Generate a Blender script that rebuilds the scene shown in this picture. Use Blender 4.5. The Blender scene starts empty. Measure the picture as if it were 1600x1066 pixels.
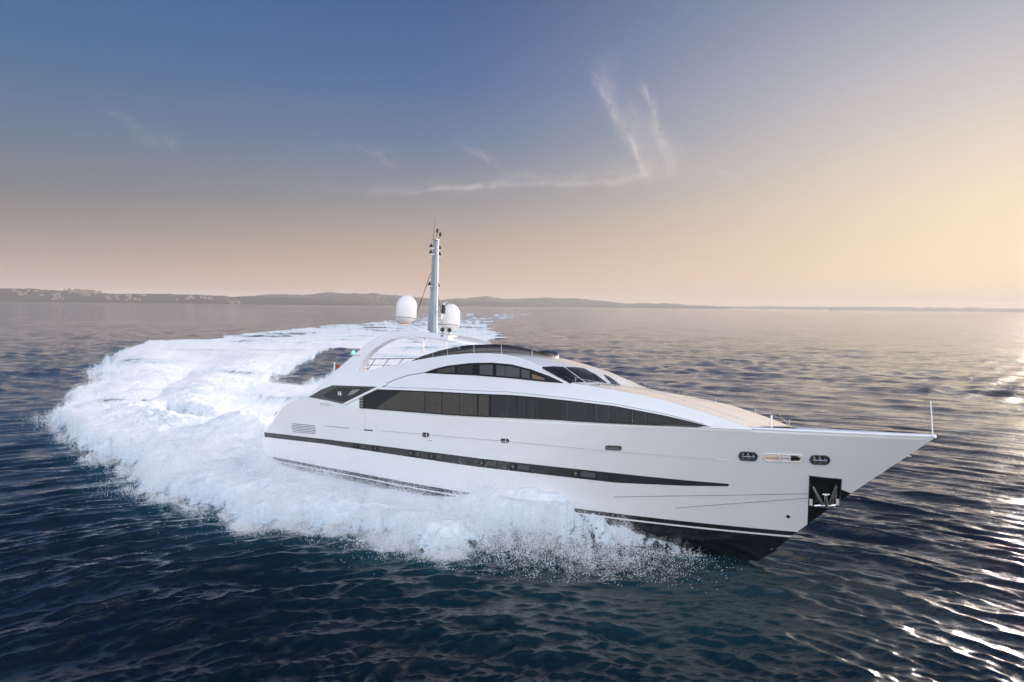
import bpy, bmesh, math, random
import numpy as np
from mathutils import Vector, Matrix
from mathutils.geometry import delaunay_2d_cdt
random.seed(7); RNG = np.random.default_rng(7)
SC = bpy.context.scene; COL = SC.collection

# ---------------------------------------------------------------- camera and yacht pose
FPX, CAMH, HORY, ROLL = 1227.4, 10.21, 477.5, 0.0115
PITCH = math.atan((533 - HORY) / FPX)
BT = np.array([-13.136, 50.577, 0.059])
BYAW, BTRIM, BHEEL = math.radians(-39.38), math.radians(1.28), math.radians(-6.60)
def rot3(yaw, trim, heel):
    cy, sy, ct, st, ch, sh = math.cos(yaw), math.sin(yaw), math.cos(trim), math.sin(trim), math.cos(heel), math.sin(heel)
    return (np.array([[cy, -sy, 0], [sy, cy, 0], [0, 0, 1]]) @ np.array([[ct, 0, -st], [0, 1, 0], [st, 0, ct]])
            @ np.array([[1, 0, 0], [0, ch, -sh], [0, sh, ch]]))
BR = rot3(BYAW, BTRIM, BHEEL)
cF = np.array([0, math.cos(PITCH), -math.sin(PITCH)]); cU0 = np.array([0, math.sin(PITCH), math.cos(PITCH)]); cR0 = np.array([1., 0, 0])
cR = cR0 * math.cos(ROLL) + cU0 * math.sin(ROLL); cU = -cR0 * math.sin(ROLL) + cU0 * math.cos(ROLL)
EYE = np.array([0, 0, CAMH])
def sight(px):                      # world directions of sight lines
    px = np.atleast_2d(np.asarray(px, float))
    return cF + cR * ((px[:, :1] - 800) / FPX) - cU * ((px[:, 1:2] - 533) / FPX)
OB = (EYE - BT) @ BR
def bsight(px): return sight(px) @ BR
def on_y(px, y):                    # point of the yacht's long plane y seen there
    d = bsight(px); t = (y - OB[1]) / d[:, 1]; return OB + d * t[:, None]
def on_z(px, z):
    d = bsight(px); t = (z - OB[2]) / d[:, 2]; return OB + d * t[:, None]
def sea(px, z=0.0):
    d = sight(px); t = (z - CAMH) / d[:, 2]; return EYE + d * t[:, None]
def proj(P):
    d = np.atleast_2d(P) - EYE; z = d @ cF; return np.stack([800 + FPX * (d @ cR) / z, 533 - FPX * (d @ cU) / z], -1)
def bproj(P): return proj(np.atleast_2d(P) @ BR.T + BT)
# ---------------------------------------------------------------- hull form (x forward, y port, z up)
def lerp(a, b, t): return a + (b - a) * t
def stem_x(z):
    return np.interp(z, [-1.3, -0.74, 0., .61, 2.39, 4.84, 5.5], [27.0, 30.11, 30.95, 31.54, 33.5, 36.4, 37.2])
def Bs(x): return 3.75 * (1 - np.clip((x - 17) / 19.4, 0, 1) ** 3.1) - 0.10 * np.clip((8 - x) / 8, 0, 1) ** 2
sheer_px = np.array([(483,621),(510,626),(540,633),(565,638.5),(640,645),(740,652),(800,655),(900,659),(1040,664.5),(1110,667.5),(1200,672),(1300,676.5),(1400,681),(1463,683)], float)
def on_yfun(px, fun):
    y = np.full(len(px), -3.6)
    for _ in range(60):
        P = np.array([on_y(p, yy)[0] for p, yy in zip(px, y)]); y = y + .6 * (-fun(P[:, 0]) - y)
    return P
# ---------------------------------------------------------------- camera
cam = bpy.data.cameras.new('camera'); camo = bpy.data.objects.new('camera', cam); COL.objects.link(camo)
camo.matrix_world = Matrix(((cR[0], cU[0], -cF[0], EYE[0]), (cR[1], cU[1], -cF[1], EYE[1]), (cR[2], cU[2], -cF[2], EYE[2]), (0, 0, 0, 1)))
cam.sensor_width = 36; cam.lens = FPX / 1600 * 36; cam.clip_start = .1; cam.clip_end = 60000
SC.camera = camo
# ---------------------------------------------------------------- light
SUN_AZ, SUN_EL = math.radians(38), math.radians(9)     # azimuth measured from +Y towards +X
def S3(r, g, b):
    f = lambda c: (c / 255 / 12.92) if c / 255 <= .04045 else ((c / 255 + .055) / 1.055) ** 2.4
    return (f(r), f(g), f(b), 1)
def node(nt, t, **k):
    n = nt.nodes.new(t)
    for a, b in k.items():
        if a == 'ins':
            for i, v in b.items():
                if hasattr(v, 'is_output'): nt.links.new(v, n.inputs[i])
                else: n.inputs[i].default_value = v
        else: setattr(n, a, b)
    return n
def M(nt, op, a, b=0.0, c=0.0, clamp=False):
    n = nt.nodes.new('ShaderNodeMath'); n.operation = op; n.use_clamp = clamp
    for i, v in enumerate((a, b, c)):
        if hasattr(v, 'is_output'): nt.links.new(v, n.inputs[i])
        else: n.inputs[i].default_value = v
    return n.outputs[0]
def mapr(nt, v, a, b, c=0., d=1., smooth=False):
    n = node(nt, 'ShaderNodeMapRange', ins={0: v, 1: a, 2: b, 3: c, 4: d}); n.clamp = True
    if smooth: n.interpolation_type = 'SMOOTHSTEP'
    return n.outputs[0]
def ramp(nt, fac, stops, interp='LINEAR'):
    n = nt.nodes.new('ShaderNodeValToRGB'); cr = n.color_ramp; cr.interpolation = interp
    while len(cr.elements) > 1: cr.elements.remove(cr.elements[-1])
    cr.elements[0].position = stops[0][0]; cr.elements[0].color = stops[0][1]
    for p, c in stops[1:]:
        e = cr.elements.new(p); e.color = c
    nt.links.new(fac, n.inputs[0]); return n.outputs[0]
def mixc(nt, f, a, b, mode='MIX'):
    n = nt.nodes.new('ShaderNodeMix'); n.data_type = 'RGBA'; n.blend_type = mode
    for i, v in ((0, f), (6, a), (7, b)):
        if hasattr(v, 'is_output'): nt.links.new(v, n.inputs[i])
        else: n.inputs[i].default_value = v
    return n.outputs[2]
def make_world():
    w = bpy.data.worlds.new('World'); SC.world = w; w.use_nodes = True; nt = w.node_tree; nt.nodes.clear()
    tc = nt.nodes.new('ShaderNodeTexCoord'); sp = node(nt, 'ShaderNodeSeparateXYZ', ins={0: tc.outputs['Generated']})
    X, Y, Z = sp.outputs
    el = M(nt, 'MAXIMUM', Z, 0.0)
    az = M(nt, 'ARCTAN2', X, Y)                       # 0 ahead, + to the right
    def rp(c): return ramp(nt, el, [(p, S3(*k)) for p, k in c])
    L = rp([(0, (184, 163, 156)), (.03, (184, 163, 155)), (.08, (150, 139, 136)), (.12, (124, 126, 134)), (.19, (98, 120, 148)), (.26, (76, 110, 152)), (.34, (62, 102, 150)), (.5, (44, 76, 128)), (1, (55, 85, 140))])
    C_ = rp([(0, (214, 181, 161)), (.03, (213, 180, 160)), (.08, (186, 166, 153)), (.13, (150, 147, 154)), (.2, (106, 126, 158)), (.27, (78, 108, 156)), (.36, (62, 92, 142)), (.5, (42, 70, 122)), (1, (55, 85, 140))])
    R = rp([(0, (232, 208, 182)), (.05, (238, 214, 186)), (.12, (232, 212, 188)), (.18, (216, 202, 190)), (.26, (186, 183, 190)), (.34, (148, 158, 178)), (.5, (130, 135, 155)), (1, (90, 110, 150))])
    B = rp([(0, (218, 216, 220)), (.2, (230, 231, 236)), (.5, (218, 224, 234)), (1, (55, 85, 140))])
    def rad(a): return math.radians(a)
    m = mixc(nt, mapr(nt, az, rad(-38), rad(6), smooth=True), L, C_)
    m = mixc(nt, mapr(nt, az, rad(-8), rad(37), smooth=True), m, R)
    far = M(nt, 'ABSOLUTE', az)
    back = mapr(nt, far, rad(62), rad(125), smooth=True)
    bright = mixc(nt, 1.0, B, (BACK, BACK, BACK, 1), 'MULTIPLY')  # unseen sky behind the camera, brightened to fill hull and foam
    m = mixc(nt, back, m, bright)
    # glow of the low sun, outside the frame to the right
    sd = Vector((math.sin(SUN_AZ) * math.cos(SUN_EL), math.cos(SUN_AZ) * math.cos(SUN_EL), math.sin(SUN_EL)))
    dp = node(nt, 'ShaderNodeVectorMath', operation='DOT_PRODUCT', ins={0: tc.outputs['Generated'], 1: sd}).outputs['Value']
    gl = M(nt, 'POWER', M(nt, 'MAXIMUM', dp, 0.0), 14.0)
    m = mixc(nt, 1.0, m, mixc(nt, gl, (0, 0, 0, 1), (.10, .08, .05, 1)), 'ADD')
    side = M(nt, 'MULTIPLY', mapr(nt, az, rad(32.6), rad(39), smooth=True), mapr(nt, az, rad(120), rad(85), smooth=True))
    side = M(nt, 'MULTIPLY', side, mapr(nt, Z, .75, .1, smooth=True))
    m = mixc(nt, 1.0, m, mixc(nt, side, (0, 0, 0, 1), (6.0, 5.0, 4.0, 1)), 'ADD')  # unseen bright band past the right frame edge, added to lighten the water
    # high thin cirrus: streaks laid out by compass direction and height above the horizon
    azd = M(nt, 'MULTIPLY', az, 57.2958); eld = M(nt, 'MULTIPLY', M(nt, 'ARCSINE', Z), 57.2958)
    def streak(ax, ay, bx, by, w0, w1, sc, thr=.45):
        # a soft streak from (ax, ay) to (bx, by) in degrees, broken up by stretched noise
        dx, dy = bx - ax, by - ay; ln = math.hypot(dx, dy); ux, uy = dx / ln, dy / ln
        u = M(nt, 'ADD', M(nt, 'MULTIPLY', M(nt, 'SUBTRACT', azd, ax), ux), M(nt, 'MULTIPLY', M(nt, 'SUBTRACT', eld, ay), uy))
        v = M(nt, 'ADD', M(nt, 'MULTIPLY', M(nt, 'SUBTRACT', azd, ax), -uy), M(nt, 'MULTIPLY', M(nt, 'SUBTRACT', eld, ay), ux))
        cv = node(nt, 'ShaderNodeCombineXYZ', ins={0: M(nt, 'MULTIPLY', u, .55), 1: M(nt, 'MULTIPLY', v, 1.0), 2: ax})
        ns = node(nt, 'ShaderNodeTexNoise', ins={'Vector': cv.outputs[0], 'Scale': sc, 'Detail': 6., 'Roughness': .62, 'Distortion': .5}).outputs[0]
        wob = M(nt, 'MULTIPLY', M(nt, 'SUBTRACT', node(nt, 'ShaderNodeTexNoise', ins={'Vector': cv.outputs[0], 'Scale': sc * .35, 'Detail': 2.}).outputs[0], .5), w1 * 2.2)
        vv = M(nt, 'ABSOLUTE', M(nt, 'ADD', v, wob))
        tt = mapr(nt, u, 0, ln)
        wd = M(nt, 'ADD', w0, M(nt, 'MULTIPLY', tt, w1 - w0))
        across = M(nt, 'SUBTRACT', 1.0, M(nt, 'DIVIDE', vv, wd), clamp=True)
        ends = M(nt, 'MULTIPLY', mapr(nt, u, 0, ln * .25, smooth=True), mapr(nt, u, ln, ln * .8, smooth=True))
        a = M(nt, 'MULTIPLY', M(nt, 'POWER', across, 1.3), ends)
        return M(nt, 'MULTIPLY', a, mapr(nt, ns, thr - .12, thr + .35, smooth=True))
    tot = None
    for s_, k in ((streak(-10.6, 7.9, 12.4, 9.4, .2, .5, 1.2, .38), .4), (streak(5.2, 17.0, 10.4, 8.6, .3, .8, 1.5, .44), .55), (streak(8.6, 16.4, 11.6, 8.8, .4, .75, 1.5, .44), .42),
                  (streak(-4.8, 11.8, -.6, 9.6, .4, .7, 1.2), .28), (streak(5.0, 17.4, 11.2, 8.4, 1.0, 2.4, .8, .30), .22), (streak(-16, 7.6, 15, 10.2, .6, 1.6, .7, .35), .16), (streak(-13.5, 11.6, -7.5, 9.7, .5, .9, 1.2), .16), (streak(-28, 12.2, -22.5, 10.2, .8, 1.2, 1.2), .13), (streak(12, 9.9, 16.5, 9.0, .2, .4, 1.2), .25)):
        q = M(nt, 'MULTIPLY', s_, k); tot = q if tot is None else M(nt, 'ADD', tot, q)
    m = mixc(nt, M(nt, 'MINIMUM', tot, .8), m, S3(235, 222, 214))
    sky = nt.nodes.new('ShaderNodeTexSky'); sky.sky_type = 'NISHITA'; sky.sun_disc = False
    sky.sun_elevation = SUN_EL; sky.sun_rotation = SUN_AZ
    b1 = node(nt, 'ShaderNodeBackground', ins={0: m, 1: 1.0}); b2 = node(nt, 'ShaderNodeBackground', ins={0: sky.outputs[0], 1: NISH})
    ad = node(nt, 'ShaderNodeAddShader', ins={0: b1.outputs[0], 1: b2.outputs[0]})
    node(nt, 'ShaderNodeOutputWorld', ins={0: ad.outputs[0]})
BACK, NISH = 2.75, 0.002
make_world()
sl = bpy.data.lights.new('sun', 'SUN'); sl.energy = 3.6; sl.angle = math.radians(.6); sl.color = (1, .93, .86)
so = bpy.data.objects.new('sun', sl); COL.objects.link(so)
so.rotation_euler = Vector((-math.sin(SUN_AZ) * math.cos(SUN_EL), -math.cos(SUN_AZ) * math.cos(SUN_EL), -math.sin(SUN_EL))).to_track_quat('-Z', 'Y').to_euler()
SC.view_settings.view_transform = 'Standard'; SC.view_settings.look = 'None'; SC.view_settings.exposure = 0; SC.view_settings.gamma = 1
SC.cycles.use_denoising = True; SC.cycles.transparent_max_bounces = 24; SC.cycles.max_bounces = 6; SC.cycles.diffuse_bounces = 3
SC.cycles.caustics_reflective = False; SC.cycles.caustics_refractive = False; SC.cycles.sample_clamp_indirect = 4
# ---------------------------------------------------------------- materials
def mat(name, col, rough=.5, metal=0., coat=0., spec=.5, var=0., vscale=3., bump=0., bscale=30., emit=None, estr=0., sss=0.):
    m = bpy.data.materials.new(name); m.use_nodes = True; nt = m.node_tree; p = nt.nodes['Principled BSDF']
    p.inputs['Base Color'].default_value = (*col, 1); p.inputs['Roughness'].default_value = rough; p.inputs['Metallic'].default_value = metal
    p.inputs['Coat Weight'].default_value = coat; p.inputs['Coat Roughness'].default_value = .04; p.inputs['Specular IOR Level'].default_value = spec
    tc = nt.nodes.new('ShaderNodeTexCoord')
    if var:
        n = node(nt, 'ShaderNodeTexNoise', ins={'Vector': tc.outputs['Object'], 'Scale': vscale, 'Detail': 5.})
        c = mixc(nt, mapr(nt, n.outputs[0], .3, .7), (*[v * (1 - var) for v in col], 1), (*[min(1, v * (1 + var)) for v in col], 1))
        nt.links.new(c, p.inputs['Base Color'])
        nt.links.new(mapr(nt, n.outputs[0], .3, .7, rough * .8, rough * 1.25), p.inputs['Roughness'])
    if bump:
        n2 = node(nt, 'ShaderNodeTexNoise', ins={'Vector': tc.outputs['Object'], 'Scale': bscale, 'Detail': 4.})
        b = node(nt, 'ShaderNodeBump', ins={'Height': n2.outputs[0], 'Strength': bump}); nt.links.new(b.outputs[0], p.inputs['Normal'])
    if emit: p.inputs['Emission Color'].default_value = (*emit, 1); p.inputs['Emission Strength'].default_value = estr
    return m
MT = {}
MT['gel'] = mat('white_gelcoat', (.76, .77, .785), .18, coat=.9, var=.02, vscale=.8)
MT['cream'] = mat('sunlit_lining', (.80, .64, .52), .5, var=.1)  # sunlight seen through the port, painted in as a warm tone
MT['mast'] = mat('grey_mast_paint', (.24, .29, .34), .35, coat=.2, var=.06)
MT['gelmatt'] = mat('white_deck_paint', (.78, .77, .75), .45, var=.04, vscale=2, bump=.04, bscale=120)
MT['dark'] = mat('black_glass_backing', (.008, .009, .010), .4, var=.2)
MT['stripe'] = mat('dark_painted_band', (.022, .027, .032), .14, coat=.6, var=.15, vscale=1.5)
MT['black'] = mat('black_paint', (.006, .006, .007), .3, var=.2)
MT['steel'] = mat('polished_steel', (.62, .60, .57), .16, metal=1., var=.1, vscale=12)
MT['steeld'] = mat('brushed_steel', (.30, .30, .31), .3, metal=1., var=.15, vscale=12)
MT['teak'] = mat('teak_planks', (.45, .27, .13), .6, var=.25, vscale=6, bump=.2)
MT['rubber'] = mat('black_fittings', (.015, .014, .013), .5, var=.3, vscale=20)
MT['tint'] = mat('tinted_acrylic', (.030, .022, .020), .10, coat=.5, var=.2, vscale=2)
MT['curtain'] = mat('pleated_curtain', (.19, .16, .13), .8, var=.2, vscale=3)
MT['curtain2'] = mat('grey_green_curtain', (.065, .075, .075), .8, var=.25, vscale=3)
MT['blind'] = mat('pale_blind', (.22, .24, .25), .8, var=.1)
MT['warm'] = mat('sunlit_cabin_wall', (.62, .40, .25), .7, var=.1)  # sunlit look painted into the wall colour
MT['red'] = mat('red_ensign', (.35, .02, .03), .8, var=.1)
MT['green'] = mat('green_lamp_glass', (.1, .6, .5), .2, emit=(.2, 1., .8), estr=1.5)
MT['groove'] = mat('shadow_gap_sealant', (.16, .18, .20), .5, var=.1)
MT['letters'] = mat('chrome_letters', (.75, .75, .74), .25, metal=.6, var=.05)
MT['teal'] = mat('tealgrey_letters', (.25, .36, .38), .4, var=.1)
MT['dome'] = mat('dome_white', (.82, .80, .77), .32, var=.02)
MT['amber'] = mat('warm_lit_fitting', (.50, .28, .14), .35, var=.2)  # amber paints warm sunlight at the rail corner into the colour
def glass_mat():
    m = bpy.data.materials.new('window_glass'); m.use_nodes = True; nt = m.node_tree; nt.nodes.clear()
    t = node(nt, 'ShaderNodeBsdfTransparent', ins={0: (.62, .64, .65, 1)}); g = node(nt, 'ShaderNodeBsdfGlossy', ins={0: (1, 1, 1, 1), 1: .03})
    f = node(nt, 'ShaderNodeFresnel', ins={0: 1.24})
    tc = nt.nodes.new('ShaderNodeTexCoord'); n = node(nt, 'ShaderNodeTexNoise', ins={'Vector': tc.outputs['Object'], 'Scale': .6, 'Detail': 1.})
    b = node(nt, 'ShaderNodeBump', ins={'Height': n.outputs[0], 'Strength': .06}); nt.links.new(b.outputs[0], g.inputs['Normal'])
    mx = node(nt, 'ShaderNodeMixShader', ins={0: f.outputs[0], 1: t.outputs[0], 2: g.outputs[0]})
    node(nt, 'ShaderNodeOutputMaterial', ins={0: mx.outputs[0]}); return m
MT['glass'] = glass_mat()
def hull_mat():
    m = mat('hull_paint', (.80, .81, .82), .12, coat=1.); nt = m.node_tree; p = nt.nodes['Principled BSDF']; p.inputs['Coat IOR'].default_value = 1.75
    tc = nt.nodes.new('ShaderNodeTexCoord'); sp = node(nt, 'ShaderNodeSeparateXYZ', ins={0: tc.outputs['Object']})
    top = M(nt, 'ADD', .37, M(nt, 'MULTIPLY', M(nt, 'MAXIMUM', M(nt, 'SUBTRACT', sp.outputs[0], 14.), 0.), .0155))
    d = M(nt, 'SUBTRACT', sp.outputs[2], top)
    a = M(nt, 'GREATER_THAN', d, 0.02); b = M(nt, 'MULTIPLY', M(nt, 'LESS_THAN', d, -.16), M(nt, 'GREATER_THAN', d, -.23))
    w = M(nt, 'MAXIMUM', a, b)
    n = node(nt, 'ShaderNodeTexNoise', ins={'Vector': tc.outputs['Object'], 'Scale': .5, 'Detail': 5.})
    wh = mixc(nt, n.outputs[0], (.74, .75, .76, 1), (.78, .79, .795, 1))
    nb = node(nt, 'ShaderNodeTexNoise', ins={'Vector': tc.outputs['Object'], 'Scale': .55, 'Detail': 2.}); bb = node(nt, 'ShaderNodeBump', ins={'Height': nb.outputs[0], 'Strength': .5, 'Distance': .03}); nt.links.new(bb.outputs[0], p.inputs['Coat Normal'])
    c = mixc(nt, w, (.007, .008, .010, 1), wh); nt.links.new(c, p.inputs['Base Color'])
    return m
MT['hull'] = hull_mat()
# ---------------------------------------------------------------- mesh helpers
def link(name, verts, faces, m, parent=None, smooth=True, label=None):
    me = bpy.data.meshes.new(name); me.from_pydata([tuple(map(float, v)) for v in verts], [], [tuple(int(i) for i in f) for f in faces]); me.validate()
    if m is not None: me.materials.append(m)
    if smooth: me.shade_smooth()
    me.update(); o = bpy.data.objects.new(name, me); COL.objects.link(o); o.parent = parent
    if label: o['label'] = label
    return o
class MB:
    def __init__(s): s.v = []; s.f = []
    def add(s, v, f):
        n = len(s.v); s.v += [tuple(map(float, q)) for q in v]; s.f += [tuple(int(i) + n for i in g) for g in f]
    def box(s, c, sz, Rm=None):
        c = np.array(c, float); h = np.array(sz, float) / 2
        P = np.array([[sx, sy, sz_] for sx in (-1, 1) for sy in (-1, 1) for sz_ in (-1, 1)]) * h
        if Rm is not None: P = P @ np.array(Rm).T
        s.add(P + c, [(0, 1, 3, 2), (4, 6, 7, 5), (0, 4, 5, 1), (2, 3, 7, 6), (0, 2, 6, 4), (1, 5, 7, 3)])
    def tube(s, pts, r, n=8, caps=True):
        P = [np.array(p, float) for p in pts]; rr = r if hasattr(r, '__len__') else [r] * len(P)
        rings = []
        for i, p in enumerate(P):
            t = P[min(i + 1, len(P) - 1)] - P[max(i - 1, 0)]; t /= np.linalg.norm(t) + 1e-9
            a = np.cross(t, (0, 0, 1) if abs(t[2]) < .9 else (0, 1, 0)); a /= np.linalg.norm(a); b = np.cross(t, a)
            rings.append([p + rr[i] * (math.cos(k * 2 * math.pi / n) * a + math.sin(k * 2 * math.pi / n) * b) for k in range(n)])
        v = [q for g in rings for q in g]; f = []
        for i in range(len(P) - 1):
            for k in range(n): f.append((i * n + k, i * n + (k + 1) % n, (i + 1) * n + (k + 1) % n, (i + 1) * n + k))
        if caps: f.append(tuple(range(n))[::-1]); f.append(tuple((len(P) - 1) * n + k for k in range(n)))
        s.add(v, f)
    def lathe(s, c, prof, n=32, ax=(0, 0, 1)):
        az = np.array(ax, float); az /= np.linalg.norm(az); a = np.cross(az, (1, 0, 0) if abs(az[0]) < .9 else (0, 1, 0)); a /= np.linalg.norm(a); b = np.cross(az, a)
        v = []; f = []
        for r, z in prof:
            for k in range(n):
                t = 2 * math.pi * k / n; v.append(np.array(c) + az * z + r * (math.cos(t) * a + math.sin(t) * b))
        for i in range(len(prof) - 1):
            for k in range(n): f.append((i * n + k, i * n + (k + 1) % n, (i + 1) * n + (k + 1) % n, (i + 1) * n + k))
        s.add(v, f)
    def build(s, name, m, parent=None, smooth=True, bevel=0, label=None):
        o = link(name, s.v, s.f, m, parent, False, label)
        bm = bmesh.new(); bm.from_mesh(o.data); bmesh.ops.remove_doubles(bm, verts=bm.verts, dist=1e-5); bmesh.ops.recalc_face_normals(bm, faces=bm.faces); bm.to_mesh(o.data); bm.free()
        if smooth:
            o.data.shade_smooth(); o.data.set_sharp_from_angle(angle=math.radians(35))
        if bevel:
            b = o.modifiers.new('bevel', 'BEVEL'); b.width = bevel; b.segments = 2; b.limit_method = 'ANGLE'
        return o
# ---------------------------------------------------------------- noise for terrain, sea and foam
def vnoise(x, y, seed=0):
    xi = np.floor(x).astype(np.int64); yi = np.floor(y).astype(np.int64); fx = x - xi; fy = y - yi
    fx = fx * fx * fx * (fx * (fx * 6 - 15) + 10); fy = fy * fy * fy * (fy * (fy * 6 - 15) + 10)
    def h(a, b):
        n = (a * 374761393 + b * 668265263 + seed * 1442695041) & 0xffffffff
        n = ((n ^ (n >> 13)) * 1274126177) & 0xffffffff
        return ((n ^ (n >> 16)) & 0xffff) / 65535.0
    return lerp(lerp(h(xi, yi), h(xi + 1, yi), fx), lerp(h(xi, yi + 1), h(xi + 1, yi + 1), fx), fy) * 2 - 1
def fbm(x, y, o=5, seed=0, gain=.5, lac=2.03):
    s = 0; a = 1; t = 0
    for i in range(o):
        s = s + a * vnoise(x + 17.3 * i, y - 9.1 * i, seed + i); t += a; a *= gain; x = x * lac; y = y * lac
    return s / t
# ---------------------------------------------------------------- yacht surfaces
SX = np.array([0, 4.62, 6.25, 7.97, 9.34, 13.09, 17.47, 19.81, 23.26, 27.31, 29.07, 31.15, 33.25, 35.21, 36.4])
SZ = np.array([4.25, 4.21, 4.13, 3.99, 3.89, 3.94, 4.06, 4.15, 4.30, 4.49, 4.56, 4.63, 4.71, 4.78, 4.84])
def Zs(x): return (np.interp(x - .4, SX, SZ) + np.interp(x, SX, SZ) + np.interp(x + .4, SX, SZ)) / 3
def xst(z): return np.interp(z, [-1.3, .9, 1.2, 1.51, 2.04, 2.47, 3.31, 3.79, 4.08, 4.25], [.1, -.1, -.1, .15, .48, .89, 1.77, 2.67, 3.58, 4.62])
Z0 = -.1
def hull_y(x, z):
    t = np.clip((z - Z0) / (Zs(x) - Z0), 0, 1); xe = stem_x(np.maximum(z, Z0)); x0 = lerp(14., 17., t)
    y = lerp(3.42, 3.75, t ** .8) * (1 - np.clip((x - x0) / (xe - x0), 0, 1) ** lerp(2.6, 3.1, t)) - .1 * np.clip((8 - x) / 8, 0, 1) ** 2
    return y
def house_y(x, z):
    h = z - Zs(x); return Bs(x) - .16 * h - .05 * h * np.abs(h)
def side_y(x, z): return np.where(z < Zs(x), hull_y(x, z), house_y(x, z))
def F_side(P): return -P[:, 1] - side_y(P[:, 0], P[:, 2])
def cast(px, F, t0=18., t1=75., n=700):
    px = np.atleast_2d(np.asarray(px, float)); d = bsight(px); ts = np.linspace(t0, t1, n)
    t = np.full(len(px), np.nan); prev = F(OB + d * t0)
    lo = np.full(len(px), t0); hi = np.full(len(px), t1); done = np.zeros(len(px), bool)
    for i in range(1, n):
        cur = F(OB + d * ts[i]); hit = (~done) & (cur <= 0) & (prev > 0)
        lo[hit] = ts[i - 1]; hi[hit] = ts[i]; done |= hit; prev = cur
    for _ in range(30):
        m = (lo + hi) / 2; s = F(OB + d * m[:, None]) > 0; lo = np.where(s, m, lo); hi = np.where(s, hi, m)
    P = OB + d * ((lo + hi) / 2)[:, None]
    bad = np.where(~done)[0]; good = np.where(done)[0]
    for b in bad: P[b] = P[good[np.argmin(((px[good] - px[b]) ** 2).sum(1))]] if len(good) else OB + d[b] * 40
    return P
def normals(P, F, e=.02):
    g = np.stack([(F(P + np.eye(3)[k] * e) - F(P - np.eye(3)[k] * e)) for k in range(3)], -1)
    return g / (np.linalg.norm(g, axis=1, keepdims=True) + 1e-9)
edge_px = [(483, 620.5), (500, 607), (520, 597), (552, 584), (575, 578.5), (600, 573), (625, 568), (650, 563), (675, 558.5), (700, 555), (730, 552.5), (760, 552), (785, 553.5), (805, 557), (825, 563), (845, 571.5), (870, 586), (893, 598.5), (920, 603), (960, 610), (1000, 617), (1040, 626), (1080, 638.5), (1120, 651.5), (1165, 667.5)]
_e = cast(edge_px, F_side)
EX = np.concatenate([_e[:, 0], [40]]); EZ = np.concatenate([_e[:, 2], [_e[-1, 2]]])
def Ez(x): return np.maximum((np.interp(x - .15, EX, EZ) + np.interp(x, EX, EZ) + np.interp(x + .15, EX, EZ)) / 3, Zs(x) + .01)
CX = np.array([0, 16.5, 19.3, 21.32, 22.43, 23.23, 25.51, 27.38, 28.85, 30.4]); CD = np.array([7.17, 6.76, 6.41, 6.04, 5.76, 5.37, 5.03, 4.72])
def Cz(x):
    c = np.interp(x, CX[2:], CD); return np.where(x < 19.3, Ez(x) + np.interp(x, [16, 19.3], [.2, max(.03, 7.17 - float(Ez(19.3)))]), np.maximum(c, Ez(x) + .03))
XF0, XF1 = 6.5, 19.0                       # sunken sun deck and flybridge well
def well_half(x):                          # half width of the well
    return np.where(x > 15.0, 2.25 * np.sqrt(np.clip(1 - ((x - 15.0) / (XF1 - 15.0)) ** 2, 0, 1)), 2.35)
def roof_z(x, y):
    ye = np.maximum(house_y(x, Ez(x)), .05); q = np.clip(np.abs(y) / ye, 0, 1)
    return Ez(x) + (Cz(x) - Ez(x)) * (1 - q ** 2.6)
def F_roof(P): return P[:, 2] - roof_z(P[:, 0], P[:, 1])

yacht = bpy.data.objects.new('motor_yacht', None); COL.objects.link(yacht)
yacht.matrix_world = Matrix([[*BR[i], BT[i]] for i in range(3)] + [[0, 0, 0, 1]])
yacht['label'] = 'large white three-deck motor yacht speeding through the sea with dark window bands'; yacht['category'] = 'yacht'
def grid_faces(nr, nc, flip=False):
    f = [(i * nc + j, i * nc + j + 1, (i + 1) * nc + j + 1, (i + 1) * nc + j) for i in range(nr - 1) for j in range(nc - 1)]
    return [g[::-1] for g in f] if flip else f
# hull
def build_hull():
    nc = 150; s = np.linspace(0, 1, nc); s = s * .6 + .4 * (1 - (1 - s) ** 2.2); rows = []
    keel = lambda x: np.interp(x, [0, 12, 24, 27.0, 30.11, 30.95], [-1.0, -1.2, -1.3, -1.25, -.74, -.1])
    xw = xst(Z0) + (stem_x(Z0) - xst(Z0)) * s; yw = hull_y(xw, np.full(nc, Z0))
    for t in np.linspace(0, 1, 9)[:-1]:
        zk = np.minimum(keel(xw), Z0); z = lerp(zk, Z0, t); rows.append(np.stack([xw, -yw * t ** .75, z], 1))
    for t in np.linspace(0, 1, 36):
        x = xst(2.) + (34 - xst(2.)) * s
        for _ in range(12):
            z = lerp(Z0, Zs(x), t); x = xst(z) + (stem_x(z) - xst(z)) * s
        rows.append(np.stack([x, -hull_y(x, z) * (s < .9999), z], 1))
    nr = len(rows); V = np.concatenate(rows); Vm = V * (1, -1, 1)
    f = grid_faces(nr, nc, False) + [tuple(i + len(V) for i in g[::-1]) for g in grid_faces(nr, nc, False)]
    f += [(i * nc, (i + 1) * nc, (i + 1) * nc + len(V), i * nc + len(V)) for i in range(nr - 1)]       # transom
    o = link('hull', np.concatenate([V, Vm]), f, MT['hull'], yacht)
    bm = bmesh.new(); bm.from_mesh(o.data); bmesh.ops.remove_doubles(bm, verts=bm.verts, dist=1e-4)
    bmesh.ops.recalc_face_normals(bm, faces=bm.faces)
    if sum(fc.normal.y * fc.calc_center_median().y for fc in bm.faces) < 0: bmesh.ops.reverse_faces(bm, faces=bm.faces)
    bm.to_mesh(o.data); bm.free(); o.data.set_sharp_from_angle(angle=math.radians(40))
    md = o.modifiers.new('shell', 'SOLIDIFY'); md.thickness = .14; md.offset = -1
    return o
hull = build_hull()
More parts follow.
